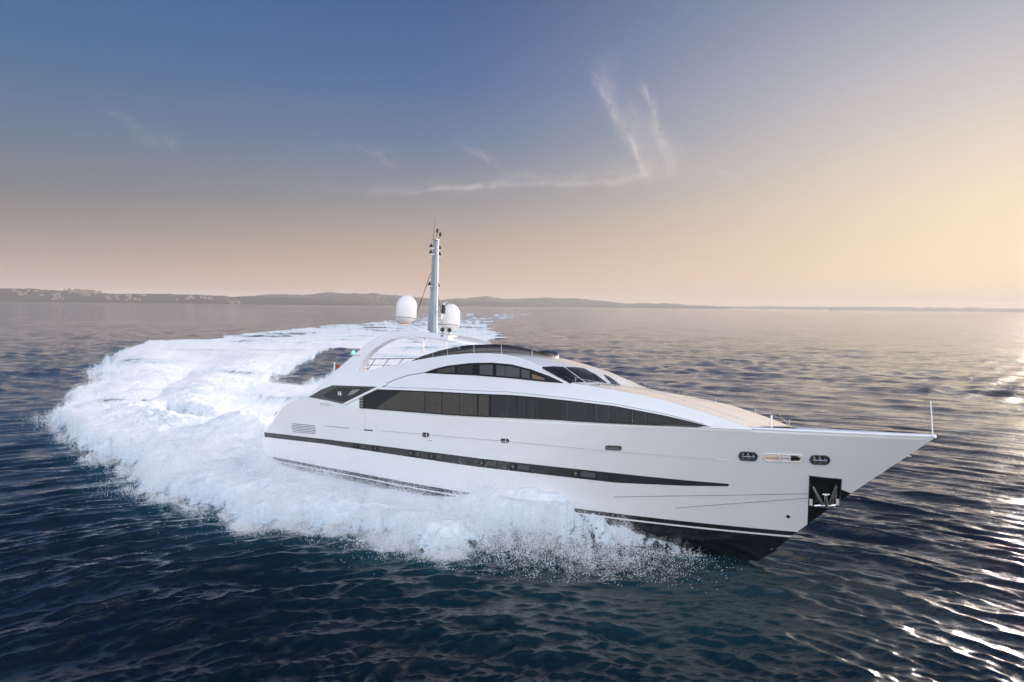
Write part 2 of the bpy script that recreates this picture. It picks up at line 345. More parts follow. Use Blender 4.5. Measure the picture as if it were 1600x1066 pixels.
# house: starboard and port sides, roof with the sunken deck, aft bulkhead
def build_house():
    xs = np.concatenate([np.linspace(4.7, 19, 110), np.linspace(19.1, 24, 70), np.linspace(24.1, 30.6, 50)]); nc = len(xs); rows = []
    for v in np.linspace(0, 1, 22):
        z = lerp(Zs(xs) - .03, Ez(xs), v); rows.append(np.stack([xs, -house_y(xs, z), z], 1))
    V = np.concatenate(rows); n = len(V); f = grid_faces(22, nc)
    s = link('superstructure_side', V, f, MT['gel'], yacht)
    p = link('superstructure_side', V * (1, -1, 1), [g[::-1] for g in f], MT['gel'], yacht)
    ye = house_y(xs, Ez(xs)); rows = []
    for q in np.concatenate([-np.cos(np.linspace(0, math.pi, 61))]):
        y = q * ye; z = roof_z(xs, y)
        well = (xs > XF0) & (xs < XF1) & (np.abs(y) < np.minimum(well_half(xs), ye - .22))
        z = np.where(well, np.minimum(z, 5.5), z); rows.append(np.stack([xs, y, z], 1))
    r = link('superstructure_roof', np.concatenate(rows), grid_faces(61, nc, True), MT['gel'], yacht)
    r.data.set_sharp_from_angle(angle=math.radians(38))
    x0 = 8.6; z1 = float(Ez(x0)); y1 = float(house_y(np.array([x0]), np.array([z1]))[0]); zs = float(Zs(x0))
    b = MB(); b.add([(x0, -3.5, zs - .9), (x0, 3.5, zs - .9), (x0, y1, min(z1, 5.45)), (x0, -y1, min(z1, 5.45))], [(0, 1, 2, 3)]); b.build('aft_bulkhead', MT['dark'], yacht)
build_house()
# weather decks inside the bulwarks
def build_deck(name, xa, xb, drop, m, n=60):
    xs = np.linspace(xa, xb, n); rows = []
    for q in np.linspace(-1, 1, 13): rows.append(np.stack([xs, q * np.maximum(hull_y(xs, Zs(xs) - drop) - .1, .01), Zs(xs) - drop + .03 * (1 - q * q)], 1))
    return link(name, np.concatenate(rows), grid_faces(13, n, True), m, yacht)
build_deck('foredeck', 29.6, 35.6, .75, MT['gelmatt']); build_deck('aft_deck', 1.2, 9.2, 1.6, MT['teak'])

def polyres(pts, step=5.):
    out = []; pts = [np.array(p, float) for p in pts]
    for i in range(len(pts)):
        a, b = pts[i], pts[(i + 1) % len(pts)]; n = max(1, int(np.linalg.norm(b - a) / step))
        for k in range(n): out.append(a + (b - a) * k / n)
    return out
def patch(name, poly, m, parent=None, off=.006, th=.02, F=F_side, step=6., label=None, pull=None, smooth=True):
    """A fitted panel: the outline of a flush fitting, laid on the yacht's own surface F, with its own thickness."""
    parent = parent or yacht; pb = polyres(poly, step); nb = len(pb); xs = [p[0] for p in pb]; ys = [p[1] for p in pb]
    pts = [Vector(p) for p in pb]
    from math import floor
    gy = np.arange(min(ys) + step / 2, max(ys), step); gx = np.arange(min(xs) + step / 2, max(xs), step)
    A = np.array(pb)
    for yy in gy:
        for xx in gx:
            if np.min((A[:, 0] - xx) ** 2 + (A[:, 1] - yy) ** 2) > (step * .45) ** 2: pts.append(Vector((xx, yy)))
    vo, eo, fo, *_ = delaunay_2d_cdt(pts, [(i, (i + 1) % nb) for i in range(nb)], [], 1, 1e-4)
    Q = np.array([(v.x, v.y) for v in vo]); P = cast(Q, F); N = normals(P, F)
    if pull: P = pull(P)
    top = P + N * (off + th); bot = P + N * (off - .05); n = len(P); fo = [tuple(g) for g in fo]
    cnt = {}
    for g in fo:
        for a, b in zip(g, g[1:] + g[:1]): cnt[(a, b)] = 1
    side = [(b, a, a + n, b + n) for (a, b) in cnt if (b, a) not in cnt]
    V = np.concatenate([top, bot])
    o = link(name, V, fo + side, m, parent, False, label)
    bm = bmesh.new(); bm.from_mesh(o.data); bmesh.ops.recalc_face_normals(bm, faces=bm.faces)
    nn = N.mean(0); sm = Vector((0, 0, 0))
    for fc in bm.faces:
        if all(v.index < n for v in fc.verts): sm += fc.normal * fc.calc_area()
    if sm.dot(Vector(nn)) < 0: bmesh.ops.reverse_faces(bm, faces=bm.faces)
    bm.to_mesh(o.data); bm.free()
    bm = bmesh.new(); bm.from_mesh(o.data); bmesh.ops.remove_doubles(bm, verts=bm.verts, dist=2e-4); seen = set(); isl = []
    for f0 in bm.faces:
        if f0 in seen: continue
        st = [f0]; seen.add(f0); cur = []
        while st:
            f1 = st.pop(); cur.append(f1)
            for v1 in f1.verts:
                for f2 in v1.link_faces:
                    if f2 not in seen: seen.add(f2); st.append(f2)
        isl.append(cur)
    if len(isl) > 1:
        isl.sort(key=len); bmesh.ops.delete(bm, geom=[f1 for c1 in isl[:-1] for f1 in c1], context='FACES')
    bmesh.ops.delete(bm, geom=[v1 for v1 in bm.verts if not v1.link_faces], context='VERTS')
    bm.to_mesh(o.data); bm.free()
    if smooth: o.data.shade_smooth(); o.data.set_sharp_from_angle(angle=math.radians(40))
    return o
def capsule(cx, cy, a, b, ang=0., n=7, sq=0.):
    pts = []; r = b * (1 - sq)
    for (sx, sy, t0) in ((1, 1, 0), (-1, 1, 90), (-1, -1, 180), (1, -1, 270)):
        for k in range(n):
            t = math.radians(t0 + 90 * k / (n - 1)); pts.append((sx * (a - r) + r * math.cos(t), sy * (b - r) + r * math.sin(t)))
    c, s = math.cos(ang), math.sin(ang)
    return [(cx + x * c - y * s, cy + x * s + y * c) for x, y in pts]
def seam(name, px, r, m, parent=None, F=F_side, off=0., step=8., label=None):
    P = []; px = [np.array(p, float) for p in px]
    for a, b in zip(px, px[1:]):
        n = max(1, int(np.linalg.norm(b - a) / step)); P += [a + (b - a) * k / n for k in range(n)]
    P.append(px[-1]); Q = cast(P, F); Q = Q + normals(Q, F) * off; mb = MB(); mb.tube(Q, r, 6); return mb.build(name, m, parent or yacht, label=label)
def itp(x, pts): return float(np.interp(x, [p[0] for p in pts], [p[1] for p in pts]))

# ---- hull band and port lights
bt = [(413, 675.5), (505, 686), (600, 697.5), (700, 710), (750, 716.5), (850, 727.5), (1000, 743.5), (1070, 750.5), (1137, 756)]
bb = [(1140, 757.5), (1137, 759.7), (1070, 759), (1000, 756), (960, 754), (850, 741.5), (750, 730), (700, 723), (600, 708), (505, 693.5), (414, 683)]
band = patch('hull_band', bt + bb, MT['stripe'], off=.0, th=.012, step=7)
for cx, x1 in ((557, 573), (587, 601), (643, 657), (675, 692), (753, 777), (802, 828), (900, 932)):
    yt = itp(cx, bt) + 1.2; h = (itp(cx, sorted(bb)) - itp(cx, bt)) / 2 - 1.; sl = math.atan(.125)
    w = patch('hull_window', capsule((cx - 6 + x1) / 2, itp((cx + x1) / 2, bt) + h + 1., (x1 - cx + 6) / 2, h * .92, sl, sq=.5), MT['dark'], band, off=.010, th=.012, step=4)
    patch('blind', capsule((cx + 6 + x1) / 2, itp((cx + x1) / 2 + 3, bt) + h + .6, (x1 - cx - 8) / 2, h * .62, sl, sq=.6), MT['curtain2'], w, off=.02, th=.006, step=3)
    c = cast([(cx, itp(cx, bt) + h + 1.)], F_side)[0]; nn = normals(c[None], F_side)[0]; r = h / 1227 * 42 * .85
    g = MB(); g.lathe(c + nn * .02, [(r, 0), (r, .03), (r * .75, .035), (r * .75, .012), (0, .012)], 20, nn); g.build('porthole_rim', MT['rubber'], w)
    g = MB(); g.lathe(c + nn * .034, [(r * .42, 0), (r * .3, .006), (0, .008)], 12, nn); g.build('porthole_glass', MT['curtain'], w)
# ---- seams, rub rail, grille, slots
seam('rub_rail', [(598, 674), (700, 683), (800, 691.5), (950, 706), (1135, 719.5)], .014, MT['gel'], off=.003)
seam('rub_rail_seam', [(598, 673.2), (700, 682), (800, 690.5), (950, 705), (1120, 718)], .006, MT['groove'], off=.004)
seam('spray_knuckle', [(960, 776.8), (1060, 775), (1160, 773.5), (1262, 771.5)], .012, MT['groove'], off=.0)
seam('spray_knuckle', [(1055, 794), (1120, 789), (1200, 783), (1262, 778.5)], .012, MT['groove'], off=.0)
seam('boarding_gate_seam', [(569.5, 640), (570, 668)], .004, MT['groove'], off=.002)
gr = patch('engine_vent', capsule(474.5, 670, 21, 7.6, .09, sq=.2), MT['gel'], off=.0, th=.012, step=4)
for k in range(6):
    dy = -6.3 + 2.5 * k; a = 19.5 - abs(dy + .0) * .35
    seam('louvre', [(474.5 - a + .2 * k, 670 + dy - a * .09), (474.5 + a, 670 + dy + a * .09)], .020, MT['groove'], gr, off=.014)
seam('hull_slot', [(507, 665.5), (547, 669.5)], .014, MT['groove'], off=.003)
seam('hull_slot', [(569, 671.7), (582.5, 672.9)], .032, MT['rubber'], off=.0)
seam('hull_slot', [(429, 649), (433, 643.5)], .02, MT['rubber'], off=.0)
seam('hull_slot', [(668, 688.3), (675, 688.8)], .012, MT['groove'], off=.003)
for cx, cy, a, b in ((665.5, 679.6, 6.0, 4.0), (789.3, 688.8, 7.0, 3.8)):
    q = patch('hawse_port', capsule(cx, cy, a, b, .05, sq=.1), MT['dark'], off=.0, th=.012, step=2.5)
    seam('bar', [(cx + 1.5, cy - b + .7), (cx + 1.5, cy + b - .7)], .018, MT['gel'], q, off=.03)
    seam('bar', [(cx - a + 2, cy + .3), (cx + a - 2, cy + .6)], .010, MT['steel'], q, off=.03)
    seam('port_rim', capsule(cx, cy, a, b, .05, sq=.1) + [capsule(cx, cy, a, b, .05, sq=.1)[0]], .012, MT['gel'], q, off=.018, step=3)
q = patch('shell_recess', capsule(957, 699.5, 15.5, 5., .035, sq=.0), MT['gel'], off=.0, th=.008, step=3)
patch('recess_panel', capsule(958.5, 700, 13.3, 3.9, .035, sq=.0), MT['steeld'], q, off=.010, th=.006, step=3)
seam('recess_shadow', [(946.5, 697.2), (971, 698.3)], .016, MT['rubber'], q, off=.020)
# ---- mooring openings near the bow
def fairlead(cx, cy, a, b, long=False):
    q = patch('mooring_port', capsule(cx, cy, a, b, .04), MT['rubber' if not long else 'cream'], off=.0, th=.010, step=3)
    cp = capsule(cx, cy, a, b, .04); seam('rim', cp + [cp[0]], .030 if not long else .018, MT['steeld'] if not long else MT['gel'], q, off=.018, step=4)
    if not long:
        cp = capsule(cx, cy, a - 2.4, b - 1.9, .04); patch('steel_lining', cp, MT['steel'], q, off=.012, th=.012, step=2.5)
        for dx in (-4.5, 4.5): patch('roller', capsule(cx + dx, cy - b * .15, 1.7, b - 2.4, .04), MT['rubber'], q, off=.028, th=.01, step=2)
        seam('bar', [(cx - a + 4, cy + .2), (cx + a - 4, cy + .8)], .022, MT['steel'], q, off=.055)
        for dx in (-8, 0, 8): seam('bar', [(cx + dx * a / 14, cy - b + 2.6), (cx + dx * a / 14 + .6, cy + b - 2.2)], .018, MT['steel'], q, off=.05)
    else:
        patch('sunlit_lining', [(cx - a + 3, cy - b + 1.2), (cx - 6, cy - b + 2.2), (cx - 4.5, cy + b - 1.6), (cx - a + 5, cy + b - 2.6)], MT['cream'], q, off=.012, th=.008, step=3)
        patch('sunlit_lining', [(cx - 3, cy - b + 2.0), (cx + 9, cy - b + 2.4), (cx + 7.5, cy + b - 1.4), (cx - 1.5, cy + b - 1.6)], MT['gelmatt'], q, off=.012, th=.008, step=3)
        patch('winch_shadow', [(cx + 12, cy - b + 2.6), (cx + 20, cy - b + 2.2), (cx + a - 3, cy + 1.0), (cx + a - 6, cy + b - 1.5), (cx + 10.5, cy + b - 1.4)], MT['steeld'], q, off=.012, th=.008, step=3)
        patch('winch', [(cx + 14, cy - b + 4.5), (cx + 20, cy - 1.0), (cx + 26, cy + 1.4), (cx + 22, cy + 3), (cx + 15, cy + 2)], MT['rubber'], q, off=.024, th=.008, step=3)
        for dx in (-7.5, 8.0): seam('bar', [(cx + dx, cy - b + 1.5), (cx + dx + 3, cy + b - 1)], .028, MT['gel'], q, off=.03)
        seam('bar', [(cx - a + 4, cy - .6), (cx + 8, cy + .3)], .012, MT['steeld'], q, off=.03)
fairlead(1169, 712.7, 14, 6.3); fairlead(1224, 715.5, 30.5, 5.6, True); fairlead(1281, 718.2, 15, 6.6)
# ---- anchor pocket
_s = [tuple(bproj([[float(stem_x(z)), -.012, z]])[0]) for z in (2.45, 2.2, 1.9, 1.6, 1.3, 1.0, .75)]
pk = patch('anchor_pocket', [(1264.5, 743), (1315, 748.2), (1313, 764.5)] + _s + [(1261.5, 820)], MT['black'], off=.0, th=.010, step=5)
A_ = lambda x, y, o=.10: (lambda c: c + normals(c[None], F_side)[0] * o)(cast([(x, y)], F_side)[0])
g = MB()
for p0, p1, p2 in (((1269.5, 759), (1278, 775), (1286, 788)), ((1306.5, 758), (1302, 772), (1294, 788))):
    g.tube([A_(*p0, .06), A_(*p1, .13), A_(*p2, .12)], [.05, .11, .07], 8)
g.build('anchor_fluke', MT['steeld'], pk)
g = MB(); g.tube([A_(1290.5, 789, .14), A_(1290, 779, .16), A_(1289.5, 770, .16)], [.10, .075, .06], 10); g.tube([A_(1284, 769.5, .14), A_(1295.5, 769.8, .14)], .045, 8); g.build('anchor_shank', MT['steel'], pk)
g = MB(); g.tube([A_(1272, 788.5, .10), A_(1282, 787, .14), A_(1298, 787, .14), A_(1306, 789.5, .10)], [.06, .085, .085, .06], 8); g.build('anchor_crown', MT['steel'], pk)
for x in (1266.8, 1308.2): patch('pocket_cheek', [(x - 2.2, 779), (x + 2.6, 780), (x + 2.6, 789.5), (x - 2.2, 789)], MT['gel'], pk, off=.02, th=.03, step=4)
seam('pocket_frame', [(1264.8, 789), (1264.8, 743.6), (1315, 748.6), (1311.5, 789)], .018, MT['steeld'], pk, off=.012)
g = MB(); g.lathe(A_(1231.5, 807, .0), [(.07, 0), (.07, .03), (0, .03)], 12, normals(A_(1231.5, 807, 0)[None], F_side)[0]); g.build('drain_outlet', MT['rubber'], yacht)

# ---- main deck window band
wt = [(590, 608.7), (640, 610.3), (700, 613), (740, 615.2), (800, 617.6), (840, 621), (890, 626.3), (960, 634.5), (1040, 649.6), (1080, 659), (1110, 666.6)]
wb = [(1100, 666.3), (1040, 664), (960, 661), (900, 658.4), (800, 653.6), (740, 651.2), (700, 648.8), (640, 644.2), (600, 641), (563, 638)]
win = patch('saloon_window', wt + wb + [(563, 620)], MT['dark'], off=.0, th=.008, step=7)
rr = random.Random(3)
def slant(x): return itp(x, [(588, 637), (626, 612)])     # black return at the aft end of the glass
def drape(x0, x1, top, bot, m, parent, off=.016, amp=.02, fold=3.2, mt=2., mb=1.6):
    n = max(4, int((x1 - x0) / .8)); pts = []; rows = []
    for k in range(n + 1):
        x = x0 + (x1 - x0) * k / n; t = itp(x, top) + mt; b = itp(x, sorted(bot)) - mb
        if top is wt and x < 627: t = max(t, slant(x))
        rows.append([(x, lerp(t, b, v)) for v in np.linspace(0, 1, 5)])
    Q = np.array(rows).reshape(-1, 2); P = cast(Q, F_side); N = normals(P, F_side)
    ph = (amp * (.5 + .5 * np.sin(Q[:, 0] * 2 * math.pi / fold + np.sin(Q[:, 0] * .37))))[:, None]
    P = P + N * (off + ph); f = [(i * 5 + j, i * 5 + j + 1, (i + 1) * 5 + j + 1, (i + 1) * 5 + j) for i in range(n) for j in range(4)]
    return link('curtain', P, f, m, parent)
for x0, x1, k in ((590, 664, 'curtain'), (665, 690.5, 'curtain'), (691.5, 718, 'curtain'), (719, 746, 'curtain'), (748.5, 765, 'curtain'), (769, 806, 'curtain2'), (810, 822, 'curtain2'), (824, 842, 'curtain2'), (876, 901, 'curtain2'), (904, 918, 'curtain2'), (931, 952, 'curtain2'), (955, 985, 'curtain2'), (990, 1008, 'curtain2'), (1012, 1040, 'curtain2')):
    drape(x0, x1, wt, wb, MT[k], win, fold=rr.uniform(2.6, 3.8))
for x in (793, 821.5, 833, 888, 903, 933, 953, 989, 1010): seam('mullion', [(x, itp(x, wt) + 2), (x, itp(x, sorted(wb)) - 1.5)], .012, MT['steeld'], win, off=.045)
for x in (765.5,): seam('mullion', [(x, itp(x, wt) + 1), (x, itp(x, sorted(wb)) - 1)], .02, MT['dark'], win, off=.045)
patch('pane', wt + wb + [(571, 638), (571, 617)], MT['glass'], win, off=.06, th=.004, step=9)
vb = patch('vent_column', [(562.3, 620.5), (569.5, 617), (569.8, 638.4), (562.5, 637.8)], MT['rubber'], win, off=.02, th=.02, step=4)
for k in range(4): patch('vent_slot', [(563.5, 621.8 + 4.2 * k), (568, 621.4 + 4.2 * k), (568, 623.2 + 4.2 * k), (563.5, 623.6 + 4.2 * k)], MT['steeld'], vb, off=.042, th=.006, step=3)
led = patch('window_eyebrow', [(593, 605), (640, 606.4), (700, 609.2), (740, 611.2), (800, 613.6), (840, 617.4), (890, 623), (960, 631.6), (1040, 647.2), (1108, 665.4), (1110, 666.8)] + [(x, y + .3) for x, y in wt[::-1]][1:], MT['gel'], off=.0, th=.07, step=7)
seam('eyebrow_seam', [(593, 605), (640, 606.4), (700, 609.2), (800, 613.6), (840, 617.4), (890, 623), (960, 631.6), (1040, 647.2), (1100, 663)], .010, MT['groove'], led, off=.075)
# ---- wheelhouse side window
ut = [(661.5, 583), (680, 576.8), (700, 571.9), (735, 567.8), (770, 567.2), (800, 570), (830, 577.6), (860, 588.5), (879, 597.6)]
ub = [(880, 599), (850, 596.8), (800, 591.6), (740, 586.8), (700, 585)]
uw = patch('wheelhouse_side_window', ut + ub, MT['dark'], off=.0, th=.008, step=6)
for x0, x1, k in ((684, 711, 'curtain'), (715, 738, 'curtain2'), (750, 770, 'blind'), (776, 789, 'blind'), (790, 812, 'blind'), (815, 828, 'blind'), (831.5, 851, 'warm')):
    drape(x0, x1, ut, ub, MT[k], uw, amp=.003, mt=3.0 if k != 'warm' else 6., mb=2.6)
for x in (713, 741, 746, 773, 830): seam('mullion', [(x, itp(x, ut) + 1), (x, itp(x, sorted(ub + [(661.5, 583)])) - 1)], .014, MT['dark'], uw, off=.02)
patch('pane', ut + ub, MT['glass'], uw, off=.03, th=.004, step=8)
# ---- aft side panel with monogram
ap = patch('aft_side_screen', [(482.5, 620.8), (502, 609), (520, 602.2), (593, 604.4), (537, 631.6), (510, 625.6)], MT['tint'], off=.0, th=.01, step=5)
patch('inner_pane', [(505, 618.5), (515, 611.5), (528, 606), (566, 606), (578, 607.5), (539, 628.5), (515, 623.5)], MT['dark'], ap, off=.012, th=.006, step=5)
patch('light_gap', [(543.5, 618.5), (547.5, 612.5), (552, 609.4), (562.5, 608.6), (560, 611.5), (551, 617)], MT['blind'], ap, off=.020, th=.004, step=4)
for a_, b_ in (((528.8, 618), (529.6, 612.4)), ((529.6, 612.4), (532, 618.6)), ((532, 618.6), (532.8, 613.4)), ((531, 612.2), (533.6, 612.6)), ((533.6, 612.6), (532.6, 615.4)), ((532.6, 615), (534.6, 618))):
    seam('monogram', [a_, b_], .020, MT['letters'], ap, off=.03)
st = patch('diagonal_strut', [(536, 632.2), (595.5, 603.2), (604, 599.8), (607, 601), (597, 606.2), (541, 632.6)], MT['gel'], off=.0, th=.10, step=5)
seam('bridge_wing_seam', [(595, 603.4), (606, 598.5), (620, 592.3), (640, 586.2), (661.5, 582.6)], .022, MT['groove'], off=.0)
patch('side_door', [(541.5, 632.6), (562, 621.2), (562, 637.4)], MT['gel'], off=.0, th=.012, step=4)
for i, x in enumerate((500.6, 503.4, 506.2, 509, 511.8, 514.4)):    # the yacht's small name lettering, too small to read
    y = 631.2 + (x - 500) * .10; seam('name_lettering', [(x, y + 2.4), (x + .3, y - 1.6)], .014, MT['teal'], off=.006); seam('name_lettering', [(x, y - 1.4 + (i % 3)), (x + 1.5, y - 1.0 + (i % 3))], .012, MT['teal'], off=.006)

# ---- windscreen panes on the sloping wheelhouse front
for poly in ([(847.5, 574), (866, 573.2), (880.5, 574.2), (896, 586), (912, 597.3), (891, 597.7), (869, 586)],
             [(884.5, 574.4), (898, 574.6), (912, 576.2), (921, 581), (929, 589), (935.5, 597.4), (917, 597.6), (901, 586.5)],
             [(922.5, 582), (931, 586), (940, 592.5), (948, 599.2), (937.5, 598.2), (930, 589.5)],
             [(943, 586), (951, 589), (960, 595), (969, 602.6), (959.5, 601.8), (951, 594)]):
    ws = patch('windscreen_pane', poly, MT['dark'], off=.004, th=.012, F=F_roof, step=4)
    patch('pane', poly, MT['glass'], ws, off=.03, th=.004, F=F_roof, step=5)
def rpt(x, y, o=.05): c = cast([(x, y)], F_roof)[0]; return c + normals(c[None], F_roof)[0] * o
for a, b, c in (((906, 598), (893, 592), (880, 584.5)), ((937, 598), (931.5, 591), (926, 585.5)), ((962, 602), (955.5, 595.5), (948, 590))):
    g = MB(); g.tube([rpt(*a), rpt(*b, .08), rpt(*c, .06)], [.022, .016, .012], 6); g.build('wiper', MT['rubber'], yacht)
patch('dash_panel', [(880, 587), (888, 590.2), (902, 597), (894, 597)], MT['blind'], F=F_roof, off=.018, th=.004, step=3)

# ---- flybridge tinted screen
def fly_path():
    P = []
    for x in np.linspace(11.6, 15.0, 14): P.append((x, -2.45))
    for t in np.linspace(0, math.pi, 41)[1:-1]: P.append((15.0 + 4.15 * math.sin(t), -2.45 * math.cos(t)))
    for x in np.linspace(15.0, 11.6, 14): P.append((x, 2.45))
    return P
def fly_h(x): return float(np.interp(x, [11.6, 12.2, 13.5, 15.5, 17.5, 18.6, 19.2], [.04, .16, .28, .40, .39, .26, .08]))
fp = fly_path(); V = []; 
for x, y in fp:
    yy = math.copysign(min(abs(y), float(house_y(x, Ez(x))) - .12), y); z = float(roof_z(x, yy)); h = fly_h(x)
    V += [(x, yy, z - .12), (x - h * .25, yy * (1 - h * .07), z + h)]
fs = link('flybridge_screen', V, [(2 * i, 2 * i + 1, 2 * i + 3, 2 * i + 2) for i in range(len(fp) - 1)], MT['tint'], yacht)
md = fs.modifiers.new('thick', 'SOLIDIFY'); md.thickness = .03; md.offset = 0
for k in (2, 6, 10, 16, 21, 27, 33, 38, 44, 50):
    k = min(k, len(fp) - 1); a, b = np.array(V[2 * k]), np.array(V[2 * k + 1]); g = MB(); g.tube([a + (0, 0, .1), b + (0, 0, .01)], .022, 6); g.build('screen_post', MT['steeld'], fs)
g = MB(); g.tube([V[2 * k + 1] for k in range(len(fp))], .014, 6); g.build('screen_top_rail', MT['rubber'], fs)

# ---- radar arch, hardtop, poles
ARCH = lambda x, z: 3.62 - .26 * (z - 4.2)
def F_arch(P): return -P[:, 1] - (3.62 - .26 * (P[:, 2] - 4.2))
arch_px = [(484, 619.5), (497, 604), (515, 586.5), (530, 574), (545, 561), (551, 556), (562, 546), (575, 535.5), (590, 527), (606, 520.5), (622, 517), (640, 516), (668, 518.5), (700, 524),
           (700, 532.5), (668, 528.5), (645, 526.5), (628, 526.8), (612, 530), (597, 537), (585, 545), (575, 554), (568, 563), (562, 574), (556, 584), (545, 590), (520, 600)]
def arch_mesh():
    o = patch('radar_arch', arch_px, MT['gel'], off=0, th=0, F=F_arch, step=5, smooth=False)
    # give the arch its real thickness inboard
    bm = bmesh.new(); bm.from_mesh(o.data); n = len(bm.verts) // 2; bm.verts.ensure_lookup_table()
    for v in bm.verts:
        if -v.co.y < 3.62 - .26 * (v.co.z - 4.2) - .025: v.co.y += .34; v.co.z += .02
    bmesh.ops.recalc_face_normals(bm, faces=bm.faces)
    bm.to_mesh(o.data); bm.free()
    o.data.shade_smooth(); o.data.set_sharp_from_angle(angle=math.radians(40))
    bv = o.modifiers.new('bevel', 'BEVEL'); bv.width = .05; bv.segments = 3; bv.limit_method = 'ANGLE'; bv.angle_limit = math.radians(50)
    return o
arch = arch_mesh()
c = A_(552.5, 551.5, 0) if False else cast([(552.5, 551.0)], F_arch)[0]
g = MB(); g.lathe(c + (0, -.02, -.05), [(0, .16), (.05, .15), (.09, .10), (.10, 0), (0, 0)], 14); nl = g.build('navigation_light', MT['green'], arch)
g = MB(); g.box(c + (.25, -.06, -.12), (.75, .16, .05)); g.build('light_bracket', MT['gel'], arch, bevel=.015)
def hardtop():
    xa, xf, hw = 9.9, 14.35, 2.55; nx = 40; ny = 25; top = []; bot = []
    for i in range(nx):
        u = i / (nx - 1); x = xa + (xf - xa) * (1 - (1 - u) ** 1.7)
        k = np.clip((x - 10.6) / (xf - 10.6), 0, 1); w = hw * math.sqrt(max(0, 1 - k ** 2.4)) + .01
        w *= 1 - .25 * max(0, (10.6 - x) / .7) ** 2
        for j in range(ny):
            q = -math.cos(math.pi * j / (ny - 1)); y = w * q; r = 1 - abs(q) ** 3
            zc = float(np.interp(x, [9.8, 11, 12.5, 13.6, 14.4], [8.10, 8.16, 8.08, 7.95, 7.78])); e = 1 - k ** 4
            top.append((x, y, zc + .18 * r * e)); bot.append((x, y, zc - .15 - .16 * r * e))
    V = top + bot; n = len(top); f = grid_faces(nx, ny) + [tuple(i + n for i in g_[::-1]) for g_ in grid_faces(nx, ny)]
    bd = [i * ny for i in range(nx)] + [(nx - 1) * ny + j for j in range(1, ny)] + [i * ny + ny - 1 for i in range(nx - 2, -1, -1)] + [j for j in range(ny - 2, 0, -1)]
    f += [(a, b, b + n, a + n) for a, b in zip(bd, bd[1:] + bd[:1])]
    m = MB(); m.add(V, f); o = m.build('hardtop', MT['gel'], yacht); return o
ht = hardtop()
for x, y, z0 in ((11.9, -2.0, 5.5), (13.3, -1.7, 5.5), (11.9, 2.0, 5.5), (13.3, 1.7, 5.5)):
    g = MB(); g.tube([(x, y, z0), (x + .05, y, 8.05)], .045, 10); g.build('hardtop_pole', MT['steel'], yacht)
# ---- satellite domes
def dome(x, y, z, bracket):
    R, H = .58, 1.36; pr = [(.0, -.20), (.20, -.20), (.34, -.10), (.52, -.03), (.56, .02), (R, .06), (R, .70)]
    pr += [(R * math.cos(t), .70 + (H - .70) * math.sin(t)) for t in np.linspace(0, math.pi / 2, 14)[1:]]
    g = MB(); g.lathe((x, y, z), pr, 40); d = g.build('satellite_dome', MT['dome'], yacht)
    g = MB(); g.lathe((x, y, z), [(R + .004, .055), (R + .012, .065), (R + .012, .085), (R + .004, .095)], 40); g.build('dome_joint', MT['groove'], d)
    return d
d1 = dome(10.12, -1.76, 8.94, 0); d2 = dome(10.12, 1.76, 8.90, 1)
g = MB(); g.lathe((10.12, -1.76, 8.72), [(0, -.12), (.22, -.10), (.24, 0), (.2, .04), (0, .04)], 20); g.build('dome_foot', MT['amber'], d1)
g = MB(); g.lathe((10.12, 1.76, 8.2), [(.16, 0), (.13, .2), (.14, .42), (.42, .50), (.45, .56), (0, .56)], 20); g.build('dome_foot', MT['gelmatt'], d2)
def wing():    # curved fin carrying the starboard dome, on two posts
    P = [(9.75, 8.62), (10.3, 8.66), (10.9, 8.62), (11.4, 8.46), (11.8, 8.26)]; V = []; 
    for x, z in P: V += [(x, -2.05, z), (x, -1.45, z + .03), (x, -2.05, z - .10), (x, -1.45, z - .07)]
    f = []
    for i in range(len(P) - 1):
        a, b = 4 * i, 4 * i + 4; f += [(a, a + 1, b + 1, b), (a + 2, b + 2, b + 3, a + 3), (a, b, b + 2, a + 2), (a + 1, a + 3, b + 3, b + 1)]
    f += [(0, 2, 3, 1), (16, 17, 19, 18)]; m = MB(); m.add(V, f); o = m.build('dome_wing', MT['gel'], yacht, bevel=.03)
    m = MB(); m.tube([(10.45, -1.95, 8.2), (10.45, -1.95, 8.6)], .035, 8); m.tube([(10.85, -1.95, 8.2), (10.85, -1.95, 8.58)], .035, 8); m.build('wing_post', MT['gelmatt'], o)
wing()
